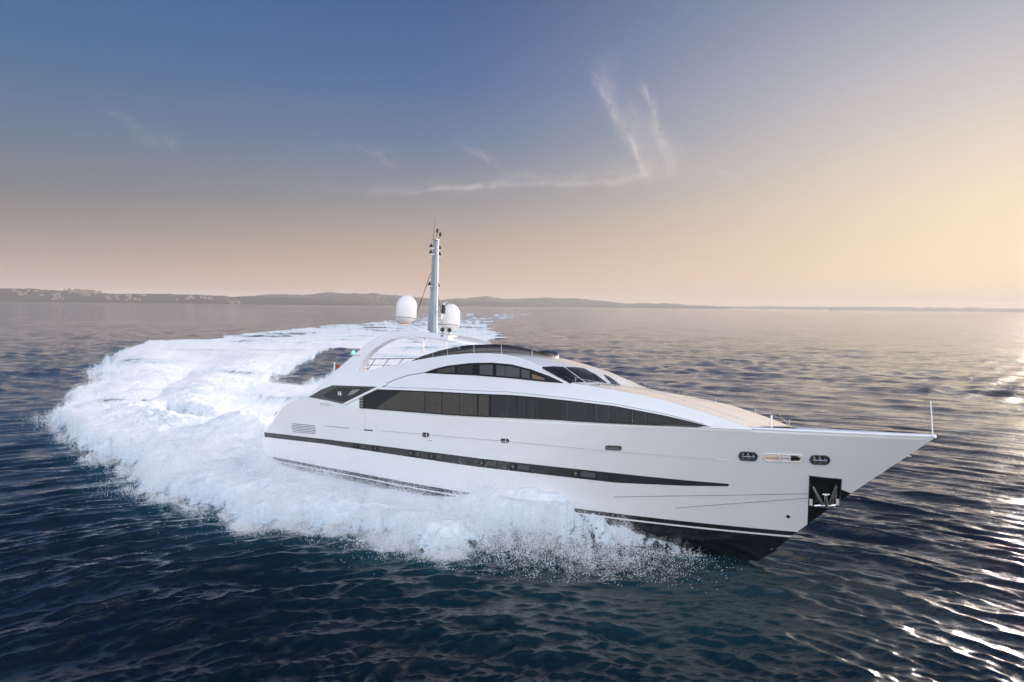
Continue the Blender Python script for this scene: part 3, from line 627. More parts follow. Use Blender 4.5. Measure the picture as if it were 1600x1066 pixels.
# ---- mast
MX = lambda z: 10.5 - (z - 8.3) * .048
def mast():
    V = []; f = []
    for z, a, b in ((8.15, .25, .17), (9.6, .20, .14), (11.5, .16, .12), (13.72, .12, .09)):
        x = MX(z); V += [(x - a, -b, z), (x + a * .8, -b, z), (x + a, -b * .6, z), (x + a, b * .6, z), (x + a * .8, b, z), (x - a, b, z)]
    for i in range(3):
        for k in range(6): f.append((6 * i + k, 6 * i + (k + 1) % 6, 6 * i + 6 + (k + 1) % 6, 6 * i + 6 + k))
    f += [(5, 4, 3, 2, 1, 0), (18, 19, 20, 21, 22, 23)]; m = MB(); m.add(V, f); o = m.build('mast', MT['mast'], yacht, bevel=.02)
    m = MB(); m.tube([(MX(8.2) + .26, .12, 8.2), (MX(9.6) + .21, .10, 9.6), (MX(11.5) + .175, .08, 11.5), (MX(13.7) + .125, .06, 13.7)], [.06, .05, .04, .035], 8); m.build('mast_lit_edge', MT['gel'], o)  # white strip stands in for the sunlit edge of the mast
    m = MB(); m.box((MX(13.74), 0, 13.75), (.36, .34, .05)); m.build('mast_head_plate', MT['steeld'], o)
    m = MB(); x = MX(13.75) - .12; m.tube([(x, -.05, 13.75), (x - .02, -.05, 14.4), (x - .02, -.05, 15.0)], [.022, .018, .008], 8); m.build('whip_antenna', MT['rubber'], o)
    for dx, dy, z in ((.0, .06, 14.18), (.16, .16, 13.98)):
        m = MB(); x = MX(13.75) + dx; m.tube([(x, dy, 13.75), (x, dy, z)], .015, 6); m.lathe((x, dy, z), [(0, -.02), (.04, 0), (.09, .05), (.05, .08), (.05, .13), (.09, .15), (.03, .22), (0, .24)], 10); m.build('wind_sensor', MT['rubber'], o)
    for z in (13.22, 12.86, 11.02):
        x = MX(z); w = .42; m = MB(); m.box((x, 0, z), (.12, 2 * w, .045)); s = m.build('spreader', MT['gel'], o, bevel=.01)
        for y in (-w + .06, w - .06):
            m = MB(); m.lathe((x, y, z + .02), [(0, 0), (.11, 0), (.11, .05), (.06, .14), (.03, .22), (0, .22)], 12); m.build('mast_lamp', MT['rubber'], s)
    for k, z in enumerate(np.linspace(11.5, 12.5, 5)):
        for sgn in (-1, 1):
            m = MB(); m.tube([(MX(z) - .05, sgn * .17, z), (MX(z) - .05, sgn * .27, z + .03)], .02, 6); m.build('mast_step', MT['steel'], o)
    m = MB(); m.tube([(MX(11.9) - .1, -.2, 11.8), (10.1, -.75, 9.9), (9.95, -1.0, 8.9)], .018, 6)
    m.lathe((10.12, -.72, 10.1), [(0, -.04), (.05, 0), (0, .05)], 8); m.build('stay_cable', MT['rubber'], o)
    m = MB(); m.tube([(MX(11.3) - .1, .2, 11.3), (10.5, .35, 10.3), (10.7, .4, 9.6)], .014, 6); m.build('stay_cable', MT['rubber'], o)
    m = MB(); m.box((10.95, .32, 9.75), (.16, .22, .5)); m.build('radar_unit', MT['rubber'], o, bevel=.04)
    m = MB(); m.tube([(10.85, .3, 9.2), (10.95, .32, 10.1), (11.1, .4, 10.15)], .05, 8); m.build('radar_bracket', MT['gel'], o)
    for x, y in ((11.15, .2), (11.45, .45)):
        m = MB(); m.lathe((x, y, 8.55), [(0, .0), (.05, .0), (.06, .08), (.13, .16), (.12, .17), (0, .15)], 14, (.5, -.8, .0)); m.tube([(x, y, 8.2), (x, y, 8.55)], .02, 6); m.build('loud_hailer', MT['rubber'], o)
    m = MB(); m.box((10.6, 0, 8.26), (1.0, .7, .10)); m.build('mast_plinth', MT['gelmatt'], o, bevel=.04)
mast()
# ---- rails
def rail(name, pts, posts, r=.016, m='steel', up=(0, 0, 1)):
    g = MB(); g.tube(pts, r, 8); o = g.build(name, MT[m], yacht)
    for a, b in posts: g = MB(); g.tube([a, b], r * .9, 6); g.build('stanchion', MT[m], o)
    return o
for sgn in (-1, 1):
    xs = np.linspace(22.6, 30.3, 40); ins = .22
    P = [(x, sgn * (float(house_y(x, Ez(x))) - ins), float(roof_z(x, float(house_y(x, Ez(x))) - ins)) + .20) for x in xs]
    q = []
    for x in (22.7, 24.6, 26.6, 28.6, 30.25):
        y = sgn * (float(house_y(x, Ez(x))) - ins); z = float(roof_z(x, y)); q.append(((x, y, z - .02), (x, y, z + .20 + (.12 if x > 30 else 0))))
    rail('coachroof_handrail', P, q, r=.011)
def sp(px, y): return on_y([px], y)[0]
R0 = [sp((571, 561), -2.2), sp((588, 561), -2.2), sp((655, 560), -2.2)]
o = rail('sun_deck_rail', R0, [(sp((587, 561), -2.2), sp((573, 580), -2.2)), (sp((608, 561), -2.2), sp((595, 577), -2.2)), (sp((630, 561), -2.2), sp((619, 573), -2.2)), (sp((570.5, 561), -2.2), sp((569, 584), -2.2)), (sp((575.5, 561), -2.2), sp((574, 583), -2.2))], r=.026, m='steeld')
g = MB(); g.tube([sp((575, 570.5), -2.2), sp((612, 571), -2.2)], .02, 6); g.build('lower_rail', MT['steeld'], o)
for yy in (562, 566.5, 571, 576):
    g = MB(); g.tube([sp((569.8, yy), -2.2), sp((575.3, yy), -2.2)], .03, 6); g.build('ladder_rung', MT['amber'], o)
# ---- bow fittings
g = MB(); g.tube([(36.28, 0, 4.78), (36.22, 0, 5.5), (36.16, 0, 6.12)], [.026, .022, .018], 10); js = g.build('jackstaff', MT['gel'], yacht)
g = MB(); g.lathe((36.28, 0, 4.84), [(0, 0), (.12, 0), (.10, .05), (0, .06)], 12); g.build('staff_base', MT['steel'], js)
g = MB(); x = 31.0; y = 1.1; z = float(Zs(x)) - .72
g.box((31.2, -.55, float(Zs(31.2)) - .10), (1.5, 1.5, .08)); g.build('teak_step', MT['teak'], yacht, bevel=.02)
a = sp((1205.5, 668), -.8); b = sp((1205.8, 649), -.8)
g = MB(); g.tube([a - (0, 0, .4), b], .04, 8); po = g.build('boarding_post', MT['gelmatt'], yacht)
g = MB(); g.tube([b, sp((1216, 647.5), -.8), sp((1236, 669), -.8)], .014, 6); g.build('cable', MT['rubber'], po)
# bulwark capping
g = MB()
for sgn in (-1, 1):
    xs = np.linspace(30.0, 36.35, 40); g.tube([(x, sgn * max(float(hull_y(x, Zs(x))) - .06, 0), float(Zs(x)) + .015) for x in xs], .075, 8)
g.build('bulwark_capping', MT['gel'], yacht)
# ---- ensign at the stern
f0 = sp((522.8, 566), -.0); f1 = sp((522.5, 582), -.0)
g = MB(); g.tube([f1 - (0, 0, 1.2), f0], .03, 8); en = g.build('ensign_staff', MT['gelmatt'], yacht)
V = []; 
for i in range(9):
    for j in range(6): 
        u, v = i / 8, j / 5; p = sp((524.2 + 6.5 * u, 570 + 7.5 * v + 1.2 * u), 0); V.append(p + np.array([0, .09 * math.sin(u * 7 + v), 0]))
link('ensign', V, grid_faces(9, 6), MT['red'], en)
# ---------------------------------------------------------------- sea
def wave_mats():
    m = bpy.data.materials.new('sea_water'); m.use_nodes = True; nt = m.node_tree; p = nt.nodes['Principled BSDF']
    p.inputs['Base Color'].default_value = (.0006, .0042, .0078, 1); p.inputs['Roughness'].default_value = .09; p.inputs['IOR'].default_value = 1.34; p.inputs['Coat Weight'].default_value = 1.; p.inputs['Coat IOR'].default_value = 1.38; p.inputs['Coat Roughness'].default_value = .06
    tc = nt.nodes.new('ShaderNodeNewGeometry'); pos = tc.outputs['Position']
    at = nt.nodes.new('ShaderNodeAttribute'); at.attribute_name = 'radial'          # wind-blown ripple coordinates
    n1 = node(nt, 'ShaderNodeTexNoise', ins={'Vector': at.outputs['Vector'], 'Scale': 1.0, 'Detail': 5., 'Roughness': .6, 'Distortion': .3}).outputs[0]
    mp = node(nt, 'ShaderNodeMapping', ins={'Vector': pos, 'Scale': (.8, 1.7, 1)}); mp.inputs['Rotation'].default_value = (0, 0, .12)
    n2 = node(nt, 'ShaderNodeTexNoise', ins={'Vector': mp.outputs[0], 'Scale': 1.0, 'Detail': 6., 'Roughness': .62}).outputs[0]
    mp3 = node(nt, 'ShaderNodeMapping', ins={'Vector': pos, 'Scale': (.012, .03, 1)})
    n3 = node(nt, 'ShaderNodeTexNoise', ins={'Vector': mp3.outputs[0], 'Scale': 1.0, 'Detail': 3.}).outputs[0]
    b1 = node(nt, 'ShaderNodeBump', ins={'Height': n1, 'Strength': 1.0, 'Distance': .034})
    gust = mapr(nt, n3, .35, .65, .6, 1.0)
    b2 = node(nt, 'ShaderNodeBump', ins={'Height': n2, 'Strength': gust, 'Distance': .135, 'Normal': b1.outputs[0]})
    mp4 = node(nt, 'ShaderNodeMapping', ins={'Vector': pos, 'Scale': (.16, .36, 1)}); mp4.inputs['Rotation'].default_value = (0, 0, -.1)
    n4 = node(nt, 'ShaderNodeTexNoise', ins={'Vector': mp4.outputs[0], 'Scale': 1.0, 'Detail': 5., 'Roughness': .6}).outputs[0]
    dist = node(nt, 'ShaderNodeVectorMath', operation='LENGTH', ins={0: pos}).outputs['Value']
    b2 = node(nt, 'ShaderNodeBump', ins={'Height': n4, 'Strength': mapr(nt, dist, 60, 200, 0., 1.), 'Distance': .8, 'Normal': b2.outputs[0]})
    nt.links.new(b2.outputs[0], p.inputs['Normal']); nt.links.new(b2.outputs[0], p.inputs['Coat Normal'])
    gloss_cut = node(nt, 'ShaderNodeVectorMath', operation='DISTANCE', ins={0: pos, 1: (-.5, 25., 0.)}).outputs['Value']
    nt.links.new(mapr(nt, gloss_cut, 7, 17, .05, 1., smooth=True), p.inputs['Coat Weight'])      # gloss lowered in this zone to hold down the hull's reflection
    # aerated, greener water round the yacht's wake
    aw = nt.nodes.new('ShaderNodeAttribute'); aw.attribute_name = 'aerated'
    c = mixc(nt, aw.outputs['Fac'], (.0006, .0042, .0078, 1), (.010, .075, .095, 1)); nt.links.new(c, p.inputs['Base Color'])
    return m
MT['sea'] = wave_mats()
C0 = np.array([0., 11.])
def wave_field(X, Y, dr):
    """height and horizontal choppy shift of the waves at X, Y; parts finer than the grid (dr) are left to the bump"""
    rng = np.random.default_rng(11); R = np.hypot(X - C0[0], Y - C0[1]) + 1e-6; TH = np.arctan2(X - C0[0], Y - C0[1])
    H = np.zeros_like(X); DX = np.zeros_like(X); DY = np.zeros_like(X)
    near = np.clip(1 - (R - 45) / 70, 0, 1); near = near * near * (3 - 2 * near); ux, uy = (X - C0[0]) / R, (Y - C0[1]) / R
    S = TH * 26
    patch_ = .75 + .5 * fbm(X * .07, Y * .07, 3, 5)
    for k in range(56):
        if k < 30: lam = .34 * 1.066 ** k; ang = rng.normal(0, .19); a = .0155 * lam
        elif k < 50: lam = rng.uniform(.4, 1.7); ang = rng.normal(0, .5); a = .0060 * lam
        else: lam = rng.uniform(2.4, 6); ang = rng.normal(0, .3); a = .0085 * lam
        kk = 2 * math.pi / lam; a *= rng.uniform(.8, 1.4)
        ph = kk * (R * math.cos(ang) + S * math.sin(ang)) + rng.uniform(0, 6.28); w = near * np.clip((lam / (2.2 * dr)) - .3, 0, 1) * a * patch_
        H += w * np.cos(ph); DX -= w * np.sin(ph) * ux * .55; DY -= w * np.sin(ph) * uy * .55
    for k in range(40):
        lam = rng.uniform(.8, 1.6) * 1.09 ** k * .8; ang = rng.normal(1.35, .55); kk = 2 * math.pi / lam; a = (.0085 if lam < 2 else .0125 if lam < 8 else .0022) * lam * rng.uniform(.7, 1.3)
        ph = kk * (X * math.cos(ang) + Y * math.sin(ang)) + rng.uniform(0, 6.28); w = np.maximum(1 - near, .25) * np.clip((lam / (2.0 * dr)) - .3, 0, 1) * a * patch_
        H += w * np.cos(ph); DX -= w * np.sin(ph) * math.cos(ang) * .8; DY -= w * np.sin(ph) * math.sin(ang) * .8
    return H, DX, DY
def polar(az, r):
    A, Rr = np.meshgrid(az, r); return Rr * np.sin(A), Rr * np.cos(A)
def fast_mesh(name, V, Fq, m, attrs=None, smooth=True):
    me = bpy.data.meshes.new(name); me.vertices.add(len(V)); me.vertices.foreach_set('co', V.astype(np.float32).ravel())
    me.loops.add(Fq.size); me.loops.foreach_set('vertex_index', Fq.astype(np.int32).ravel()); me.polygons.add(len(Fq))
    me.polygons.foreach_set('loop_start', np.arange(0, Fq.size, 4, dtype=np.int32)); me.update(calc_edges=True)
    me.polygons.foreach_set('use_smooth', np.ones(len(Fq), bool)); me.materials.append(m)
    for k, (t, a) in (attrs or {}).items():
        at = me.attributes.new(k, t, 'POINT'); at.data.foreach_set('value' if t == 'FLOAT' else 'vector', a.astype(np.float32).ravel())
    o = bpy.data.objects.new(name, me); COL.objects.link(o); return o
def quads(nr, nc, wrap=False):
    i = np.arange(nr - 1)[:, None] * nc; j = np.arange(nc - 1)[None]; a = (i + j).ravel(); return np.stack([a, a + 1, a + nc + 1, a + nc], 1)
def radii(v0, v1, step, extra):
    v = np.arange(v0, v1, -step); r = CAMH * FPX / v; return np.concatenate([r, extra])
# ---- where the foam lies (outlines on the water)
def pip(x, y, poly):
    inside = np.zeros(x.shape, bool); d = np.full(x.shape, 1e9); n = len(poly)
    for i in range(n):
        (x1, y1), (x2, y2) = poly[i], poly[(i + 1) % n]
        c = ((y1 > y) != (y2 > y)) & (x < (x2 - x1) * (y - y1) / (y2 - y1 + 1e-12) + x1); inside ^= c
        ex, ey = x2 - x1, y2 - y1; t = np.clip(((x - x1) * ex + (y - y1) * ey) / (ex * ex + ey * ey + 1e-9), 0, 1)
        d = np.minimum(d, np.hypot(x - x1 - t * ex, y - y1 - t * ey))
    return np.where(inside, d, -d)
OUT = [(6.6, 32.3), (5.3, 32.4), (3.9, 32.6), (1.4, 32.0), (-.9, 31.9), (-2.6, 31.1), (-3.6, 31.2), (-5.2, 32.2), (-7.1, 33.4), (-9.9, 34.8), (-11.7, 34.6), (-13.3, 36.2), (-16.3, 39), (-19.9, 41.5), (-23.3, 47), (-30.5, 54), (-40.6, 67.1), (-43.1, 75.4), (-48.4, 85.9),
       (-49.9, 96.3), (-62.8, 119.2), (-80.4, 161.5), (-92.4, 202.3), (-84, 220), (-86.8, 266.1), (-84.9, 371.9), (-76, 451.2), (-89, 778.9), (-97, 1490), (-2, 3580), (110, 2500), (32, 1100), (8, 720), (-4, 560), (-14, 440), (-8, 330), (-4, 290), (-2, 245), (-6, 190), (-9, 130), (-7, 95), (-2, 66), (5, 50), (10, 38), (8.6, 35.2), (7.6, 32.6)]
HOLE = [(-40, 178), (-36.5, 146), (-32, 115), (-29.6, 99), (-26, 97), (-26.5, 112), (-29, 140), (-34, 176)]
HOLE2 = [tuple(sea([q])[0][:2]) for q in ((258, 651), (280, 650), (300, 656), (304, 668), (288, 674), (266, 668))]
def boat_xy(X, Y):
    dx, dy = X - BT[0], Y - BT[1]; c, s = math.cos(BYAW), math.sin(BYAW); return dx * c + dy * s, dx * s - dy * c      # forward, to starboard
def foam_depth(X, Y):
    """metres inside the foam's ragged outline (negative outside)"""
    r = np.hypot(X, Y); sc = np.clip(r / 60, .55, 4); d = pip(X, Y, OUT)
    d = np.minimum(d, -pip(X, Y, HOLE) + 0) ; d = np.minimum(d, -pip(X, Y, HOLE2) * 1.5)
    n = fbm(X * .42 / sc, Y * .42 / sc, 6, 31, .58); return d + n * 2.0 * sc
def foam_height(X, Y, d):
    bx, by = boat_xy(X, Y); r = np.hypot(X, Y); k = np.clip(1 - (r - 90) / 120, .15, 1)
    hy = hull_y(np.clip(bx, 0, 33), np.full_like(bx, .2)); so = by - hy
    sm = lambda a, b, x: (lambda t: t * t * (3 - 2 * t))(np.clip((x - a) / (b - a), 0, 1))
    h = .22 * k
    h = h + .75 * sm(30, 23, bx) * sm(-16, 4, bx) * np.exp(-((so - 3.6) / 2.3) ** 2)          # the sheet thrown out by the bow
    foot = .42 + .021 * np.clip(bx, 0, 28)
    h = h + (foot - .15) * sm(29, 25, bx) * sm(-2, 1, bx) * np.exp(-(np.maximum(so, 0) / 1.5) ** 2)
    h = h + .95 * sm(28.5, 24.0, bx) * sm(15.5, 20, bx) * np.exp(-((so - .3) / 1.3) ** 2)       # climbing the hull
    h = h - .25 * sm(17, 14, bx) * sm(0, 3, bx) * np.exp(-((so + .1) / .9) ** 2)               # trough along the side
    h = h + 2.5 * np.exp(-((bx + 4.6) / 4.0) ** 2) * np.exp(-((by - 1.6) / 3.6) ** 2)        # the hump behind the stern
    h = h + .9 * np.exp(-((bx + 17) / 9) ** 2) * np.exp(-((by - 4) / 7) ** 2)
    h = h + 1.0 * k * np.exp(-((pip(X, Y, OUT[12:23] + [(-40, 150), (-34, 110), (-22, 60)]) - 6) / 5) ** 2) * sm(45, 70, r)    # the curling outer crest
    lump = 1 - np.abs(fbm(X * .38, Y * .38, 5, 77, .6)) * 2; l2 = 1 - np.abs(fbm(X * 1.6 + 9, Y * 1.6, 4, 91, .6)) * 2
    edge = sm(-.2, 2.2, d)
    return edge * (h * (.90 + .14 * lump) + .04 * k * l2) + .03
def build_sea():
    az = np.concatenate([np.radians(np.linspace(-180, -42, 40))[:-1], np.radians(np.linspace(-42, -37, 20))[:-1], np.arctan(np.linspace(math.tan(math.radians(-37)), math.tan(math.radians(37)), 1050)), np.radians(np.linspace(37, 42, 20))[1:], np.radians(np.linspace(42, 180, 40))[1:]])
    r = radii(660, 11, .85, np.geomspace(1180, 15500, 60)); r = np.concatenate([[.5, 6, 12, 16], r[r > 17]])
    X, Y = polar(az, r); dr = np.gradient(r)[:, None] * np.ones_like(X); dr = np.maximum(dr, r[:, None] * .0007)
    H, DX, DY = wave_field(X, Y, dr); d = foam_depth(X, Y)
    calm = np.clip(1 - (d + 1) / 3, .25, 1); H *= calm
    R = np.hypot(X - C0[0], Y - C0[1]); TH = np.arctan2(X - C0[0], Y - C0[1]); q = np.clip(1 - (R - 60) / 90, 0, 1)
    rad = np.stack([R * 2.4, TH * 26 * .8, 0 * R], -1)
    bx, by = boat_xy(X, Y)
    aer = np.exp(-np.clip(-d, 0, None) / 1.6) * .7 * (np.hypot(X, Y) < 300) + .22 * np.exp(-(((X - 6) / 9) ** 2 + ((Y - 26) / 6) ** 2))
    V = np.stack([X + DX, Y + DY, H], -1).reshape(-1, 3)
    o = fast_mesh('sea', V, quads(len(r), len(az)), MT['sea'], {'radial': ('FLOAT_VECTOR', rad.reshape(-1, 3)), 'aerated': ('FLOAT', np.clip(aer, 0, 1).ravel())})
    o['kind'] = 'structure'; return o
build_sea()
# ---------------------------------------------------------------- foam and spray
def foam_mat():
    m = bpy.data.materials.new('sea_foam'); m.use_nodes = True; nt = m.node_tree; p = nt.nodes['Principled BSDF']
    p.inputs['Roughness'].default_value = .75; p.inputs['Specular IOR Level'].default_value = .25
    g = nt.nodes.new('ShaderNodeNewGeometry'); pos = g.outputs['Position']
    at = nt.nodes.new('ShaderNodeAttribute'); at.attribute_name = 'inside'
    st = nt.nodes.new('ShaderNodeAttribute'); st.attribute_name = 'along'
    n1 = node(nt, 'ShaderNodeTexNoise', ins={'Vector': st.outputs['Vector'], 'Scale': 1.0, 'Detail': 8., 'Roughness': .68, 'Distortion': .6}).outputs[0]
    n2 = node(nt, 'ShaderNodeTexNoise', ins={'Vector': pos, 'Scale': 3.2, 'Detail': 6., 'Roughness': .7}).outputs[0]
    nn = M(nt, 'ADD', M(nt, 'MULTIPLY', n1, .6), M(nt, 'MULTIPLY', n2, .4))
    dn = M(nt, 'ADD', at.outputs['Fac'], M(nt, 'MULTIPLY', M(nt, 'SUBTRACT', nn, .5), 2.6))
    al = mapr(nt, dn, .02, .34, smooth=True); nt.links.new(al, p.inputs['Alpha'])
    c = mixc(nt, mapr(nt, dn, .25, 1.2), (.54, .63, .68, 1), (.85, .84, .83, 1)); nt.links.new(c, p.inputs['Base Color'])
    b = node(nt, 'ShaderNodeBump', ins={'Height': nn, 'Strength': .3, 'Distance': .2}); nt.links.new(b.outputs[0], p.inputs['Normal'])
    return m
MT['foam'] = foam_mat()
def build_foam():
    az = np.arctan(np.linspace(math.tan(math.radians(-36)), math.tan(math.radians(16)), 1000)); r = radii(470, 3.4, .62, []); r = r[(r > 27)]
    X, Y = polar(az, r); d = foam_depth(X, Y); dr = np.maximum(np.gradient(r)[:, None] * np.ones_like(X), .04)
    H, DX, DY = wave_field(X, Y, dr); h = foam_height(X, Y, d) + H * np.clip(1 - (d + 1) / 3, .25, 1)
    rr = np.hypot(X, Y); far = np.clip((rr - 210) / 450, 0, 1)
    ins = np.clip(d / 2.4, -.3, 1.0) * (1 - .84 * far ** .5) - .22 * np.clip((rr - 600) / 1500, 0, 1)
    bx, by = boat_xy(X, Y)
    ins = ins - 1.5 * np.clip(fbm(X * .085, Y * .085 + 4, 5, 61) - .10, 0, .6) * (d > 3) * np.clip((rr - 38) / 20, 0, 1)
    so_ = by - hull_y(np.clip(bx, 0, 33), np.full_like(bx, .2)); ins = ins - .95 * np.clip((bx - 20.5) / 6, 0, 1) * np.clip((so_ - .9) / 1.5, 0, 1)
    keep = d > -.9; q = quads(len(r), len(az)); kf = keep.ravel()[q].all(1); q = q[kf]
    # stretched coordinates along the curved track for streaky far foam
    ang = np.arctan2(X, Y); fs_ = 1 / (1 + (rr / 110) ** 1.3); al = np.stack([X * 1.5 * fs_, (Y + 2.2 * X * np.clip(1 - (rr - 100) / 200, 0, 1)) * lerp(.22 * fs_, .004, np.clip((rr - 120) / 150, 0, 1)), h * 1.6 * np.clip(1 - (rr - 60) / 60, 0, 1)], -1)
    V = np.stack([X + DX * .5, Y + DY * .5, h], -1).reshape(-1, 3); used = np.unique(q); mp = np.full(len(V), -1); mp[used] = np.arange(len(used))
    o = fast_mesh('wake_foam', V[used], mp[q], MT['foam'], {'inside': ('FLOAT', ins.ravel()[used]), 'along': ('FLOAT_VECTOR', al.reshape(-1, 3)[used])})
    o['kind'] = 'stuff'; o['label'] = 'churned white foam of the wake spreading behind and beside the yacht'; o['category'] = 'foam'
build_foam()
def build_spray():
    rng = np.random.default_rng(5); n = 5500000
    # candidates in the near foam area
    az = np.arctan(rng.uniform(-.74, .30, n)); v = rng.uniform(95, 440, n); r = CAMH * FPX / v; X = r * np.sin(az); Y = r * np.cos(az)
    d = foam_depth(X, Y); bx, by = boat_xy(X, Y); so = by - hull_y(np.clip(bx, 0, 33), np.full_like(bx, .2))
    h = foam_height(X, Y, np.maximum(d, 0.)); cl = fbm(X * .9, Y * .9, 4, 44); cl2 = fbm(X * 3.1, Y * 3.1, 3, 45)
    edge = np.where(d < 0, np.exp(d / .28), np.exp(-d / 1.6)); inner = (d > 0) * .34
    w = (edge * .8 + inner) * np.clip(.55 + 1.6 * cl + .8 * cl2, 0.02, 1.4)
    bow = np.exp(-((bx - 23.4) / 3.0) ** 2) * np.exp(-((so - 1.6) / 2.0) ** 2); w = np.maximum(w, bow * np.clip(.42 + .9 * cl2, 0, 1) * .75)
    veil = np.exp(-((bx - 22.5) / 3.2) ** 2) * np.exp(-(so / 1.0) ** 2) + .8 * np.exp(-((bx - 2.0) / 4.5) ** 2) * np.exp(-(so / .6) ** 2); w = np.maximum(w, veil * np.clip(.5 + cl, .1, 1) * .55)
    w *= (so > -.1) | (bx < -.5)
    keep = rng.random(n) < w; X, Y, h, d, bow, cl = X[keep], Y[keep], h[keep], d[keep], bow[keep], cl[keep]; m = len(X)
    tall = .10 + .26 * np.clip(h, 0, 2.2); z = h * np.clip(rng.random(m) * 1.1 + .25, 0, 1.05) + rng.exponential(1, m) * tall * (.45 + .9 * np.clip(cl + .3, 0, 1)) + bow * rng.exponential(.40, m) + veil[keep] * rng.exponential(.14, m)
    hump = np.exp(-((bx[keep] + 4.6) / 4.5) ** 2) * np.exp(-((by[keep] - 1.6) / 4) ** 2); z = z + hump * rng.exponential(.35, m); z = np.where(veil[keep] > .2, np.minimum(z, 1.75), z)
    rad = .003 + .008 * rng.random(m) ** 3.0 + .00009 * np.hypot(X, Y)
    me = bpy.data.meshes.new('bow_spray'); me.vertices.add(m); me.vertices.foreach_set('co', np.stack([X, Y, z], 1).astype(np.float32).ravel())
    a = me.attributes.new('rad', 'FLOAT', 'POINT'); a.data.foreach_set('value', rad.astype(np.float32)); me.update()
    o = bpy.data.objects.new('bow_spray', me); COL.objects.link(o); me.materials.append(MT['drop'])
    ng = bpy.data.node_groups.new('spray_drops', 'GeometryNodeTree'); ng.interface.new_socket('Geometry', in_out='INPUT', socket_type='NodeSocketGeometry'); ng.interface.new_socket('Geometry', in_out='OUTPUT', socket_type='NodeSocketGeometry')
    gi = ng.nodes.new('NodeGroupInput'); go = ng.nodes.new('NodeGroupOutput'); mpn = ng.nodes.new('GeometryNodeMeshToPoints'); na = ng.nodes.new('GeometryNodeInputNamedAttribute'); na.data_type = 'FLOAT'; na.inputs[0].default_value = 'rad'
    sm = ng.nodes.new('GeometryNodeSetMaterial'); sm.inputs['Material'].default_value = MT['drop']
    ng.links.new(gi.outputs[0], mpn.inputs['Mesh']); ng.links.new(na.outputs['Attribute'], mpn.inputs['Radius']); ng.links.new(mpn.outputs[0], sm.inputs[0]); ng.links.new(sm.outputs[0], go.inputs[0])
    md = o.modifiers.new('drops', 'NODES'); md.node_group = ng
    o['kind'] = 'stuff'; o['label'] = 'white spray droplets thrown up from the bow wave and wake edges'; o['category'] = 'spray'
    print('spray drops', m)
MT['drop'] = mat('spray_water', (.88, .90, .92), .5)
build_spray()
# ---------------------------------------------------------------- far shore
def hill_mat(name, a, b):
    m = mat(name, a, .9); nt = m.node_tree; p = nt.nodes['Principled BSDF']; g = nt.nodes.new('ShaderNodeNewGeometry')
    n = node(nt, 'ShaderNodeTexNoise', ins={'Vector': g.outputs['Position'], 'Scale': .012, 'Detail': 8., 'Roughness': .7}).outputs[0]
    nt.links.new(mixc(nt, mapr(nt, n, .38, .62), (*a, 1), (*b, 1)), p.inputs['Base Color']); return m
MT['hill'] = hill_mat('wooded_hills', (.022, .030, .035), (.055, .055, .06))
HILLS = [('near', 5000, [(-60, 446), (0, 450.5), (40, 452), (110, 454.5), (170, 459), (230, 460), (260, 458.8), (320, 462), (360, 463.5), (400, 463), (425, 464), (470, 465.5), (520, 468), (560, 471), (600, 474)]),
         ('mid', 6800, [(330, 466), (395, 463), (425, 459.5), (470, 461), (515, 457), (545, 459.6), (590, 459), (640, 463.5), (690, 468.5), (740, 470.5), (800, 472.5), (860, 476)]),
         ('far', 9000, [(600, 470), (690, 468.5), (712, 466.8), (735, 466.2), (760, 464), (790, 467.8), (850, 466), (900, 466.3), (940, 470.5), (980, 474.4), (1040, 474.2), (1080, 477), (1110, 478.4), (1140, 480.5)]),
         ('faint', 13500, [(1080, 480), (1140, 479.2), (1200, 478.6), (1300, 479.8), (1400, 480.3), (1500, 481.2), (1600, 481.6), (1700, 482.5), (1760, 485)])]
HZ = {}
def build_hills():
    for nm, D, sk in HILLS:
        x0, x1 = sk[0][0], sk[-1][0]; n = 260; xs = np.linspace(x0, x1, n); ys = np.interp(xs, [p[0] for p in sk], [p[1] for p in sk])
        dirs = sight(np.stack([xs, ys], 1)); dh = np.hypot(dirs[:, 0], dirs[:, 1]); ux, uy = dirs[:, 0] / dh, dirs[:, 1] / dh
        Dc = D * 1.08; zc = CAMH + dirs[:, 2] / dh * Dc; zc = np.maximum(zc + fbm(xs * .08, xs * 0 + 3, 5, 9) * D * .0009, -3)
        rows = []
        for k, v in enumerate(np.linspace(0, 1.6, 26)):
            rr = D + (Dc - D) * v; prof = math.sin(min(v, 1) * math.pi / 2) ** .8 if v <= 1 else 1 - (v - 1) * .8
            z = zc * prof * (1 + .16 * fbm(xs * .06 + 5, xs * 0 + v * 3.5, 4, 12) * (0.2 < v < .95)) - (2 if k == 0 else 0)
            rows.append(np.stack([ux * rr, uy * rr, z], 1))
        o = link('hills', np.concatenate(rows), grid_faces(26, n), MT['hill']); o['kind'] = 'structure'
        HZ[nm] = (x0, x1, xs, ux, uy, zc, D, Dc)
build_hills()
MT['wall'] = mat('pale_house_wall', (.26, .22, .21), .8); MT['rooft'] = mat('terracotta_roof', (.24, .12, .08), .8)
def house_proto(w, d, h):
    m = MB(); m.box((0, 0, h / 2 - 2), (w, d, h + 4)); r = MB()
    r.add([(-w * .55, -d * .55, h), (w * .55, -d * .55, h), (w * .55, d * .55, h), (-w * .55, d * .55, h), (-w * .5, 0, h + w * .22), (w * .5, 0, h + w * .22)], [(0, 1, 5, 4), (2, 3, 4, 5), (0, 4, 3), (1, 2, 5), (0, 3, 2, 1)])
    root = m.build('house', MT['wall'], None, False); rf = r.build('roof', MT['rooft'], root, False); return root, rf
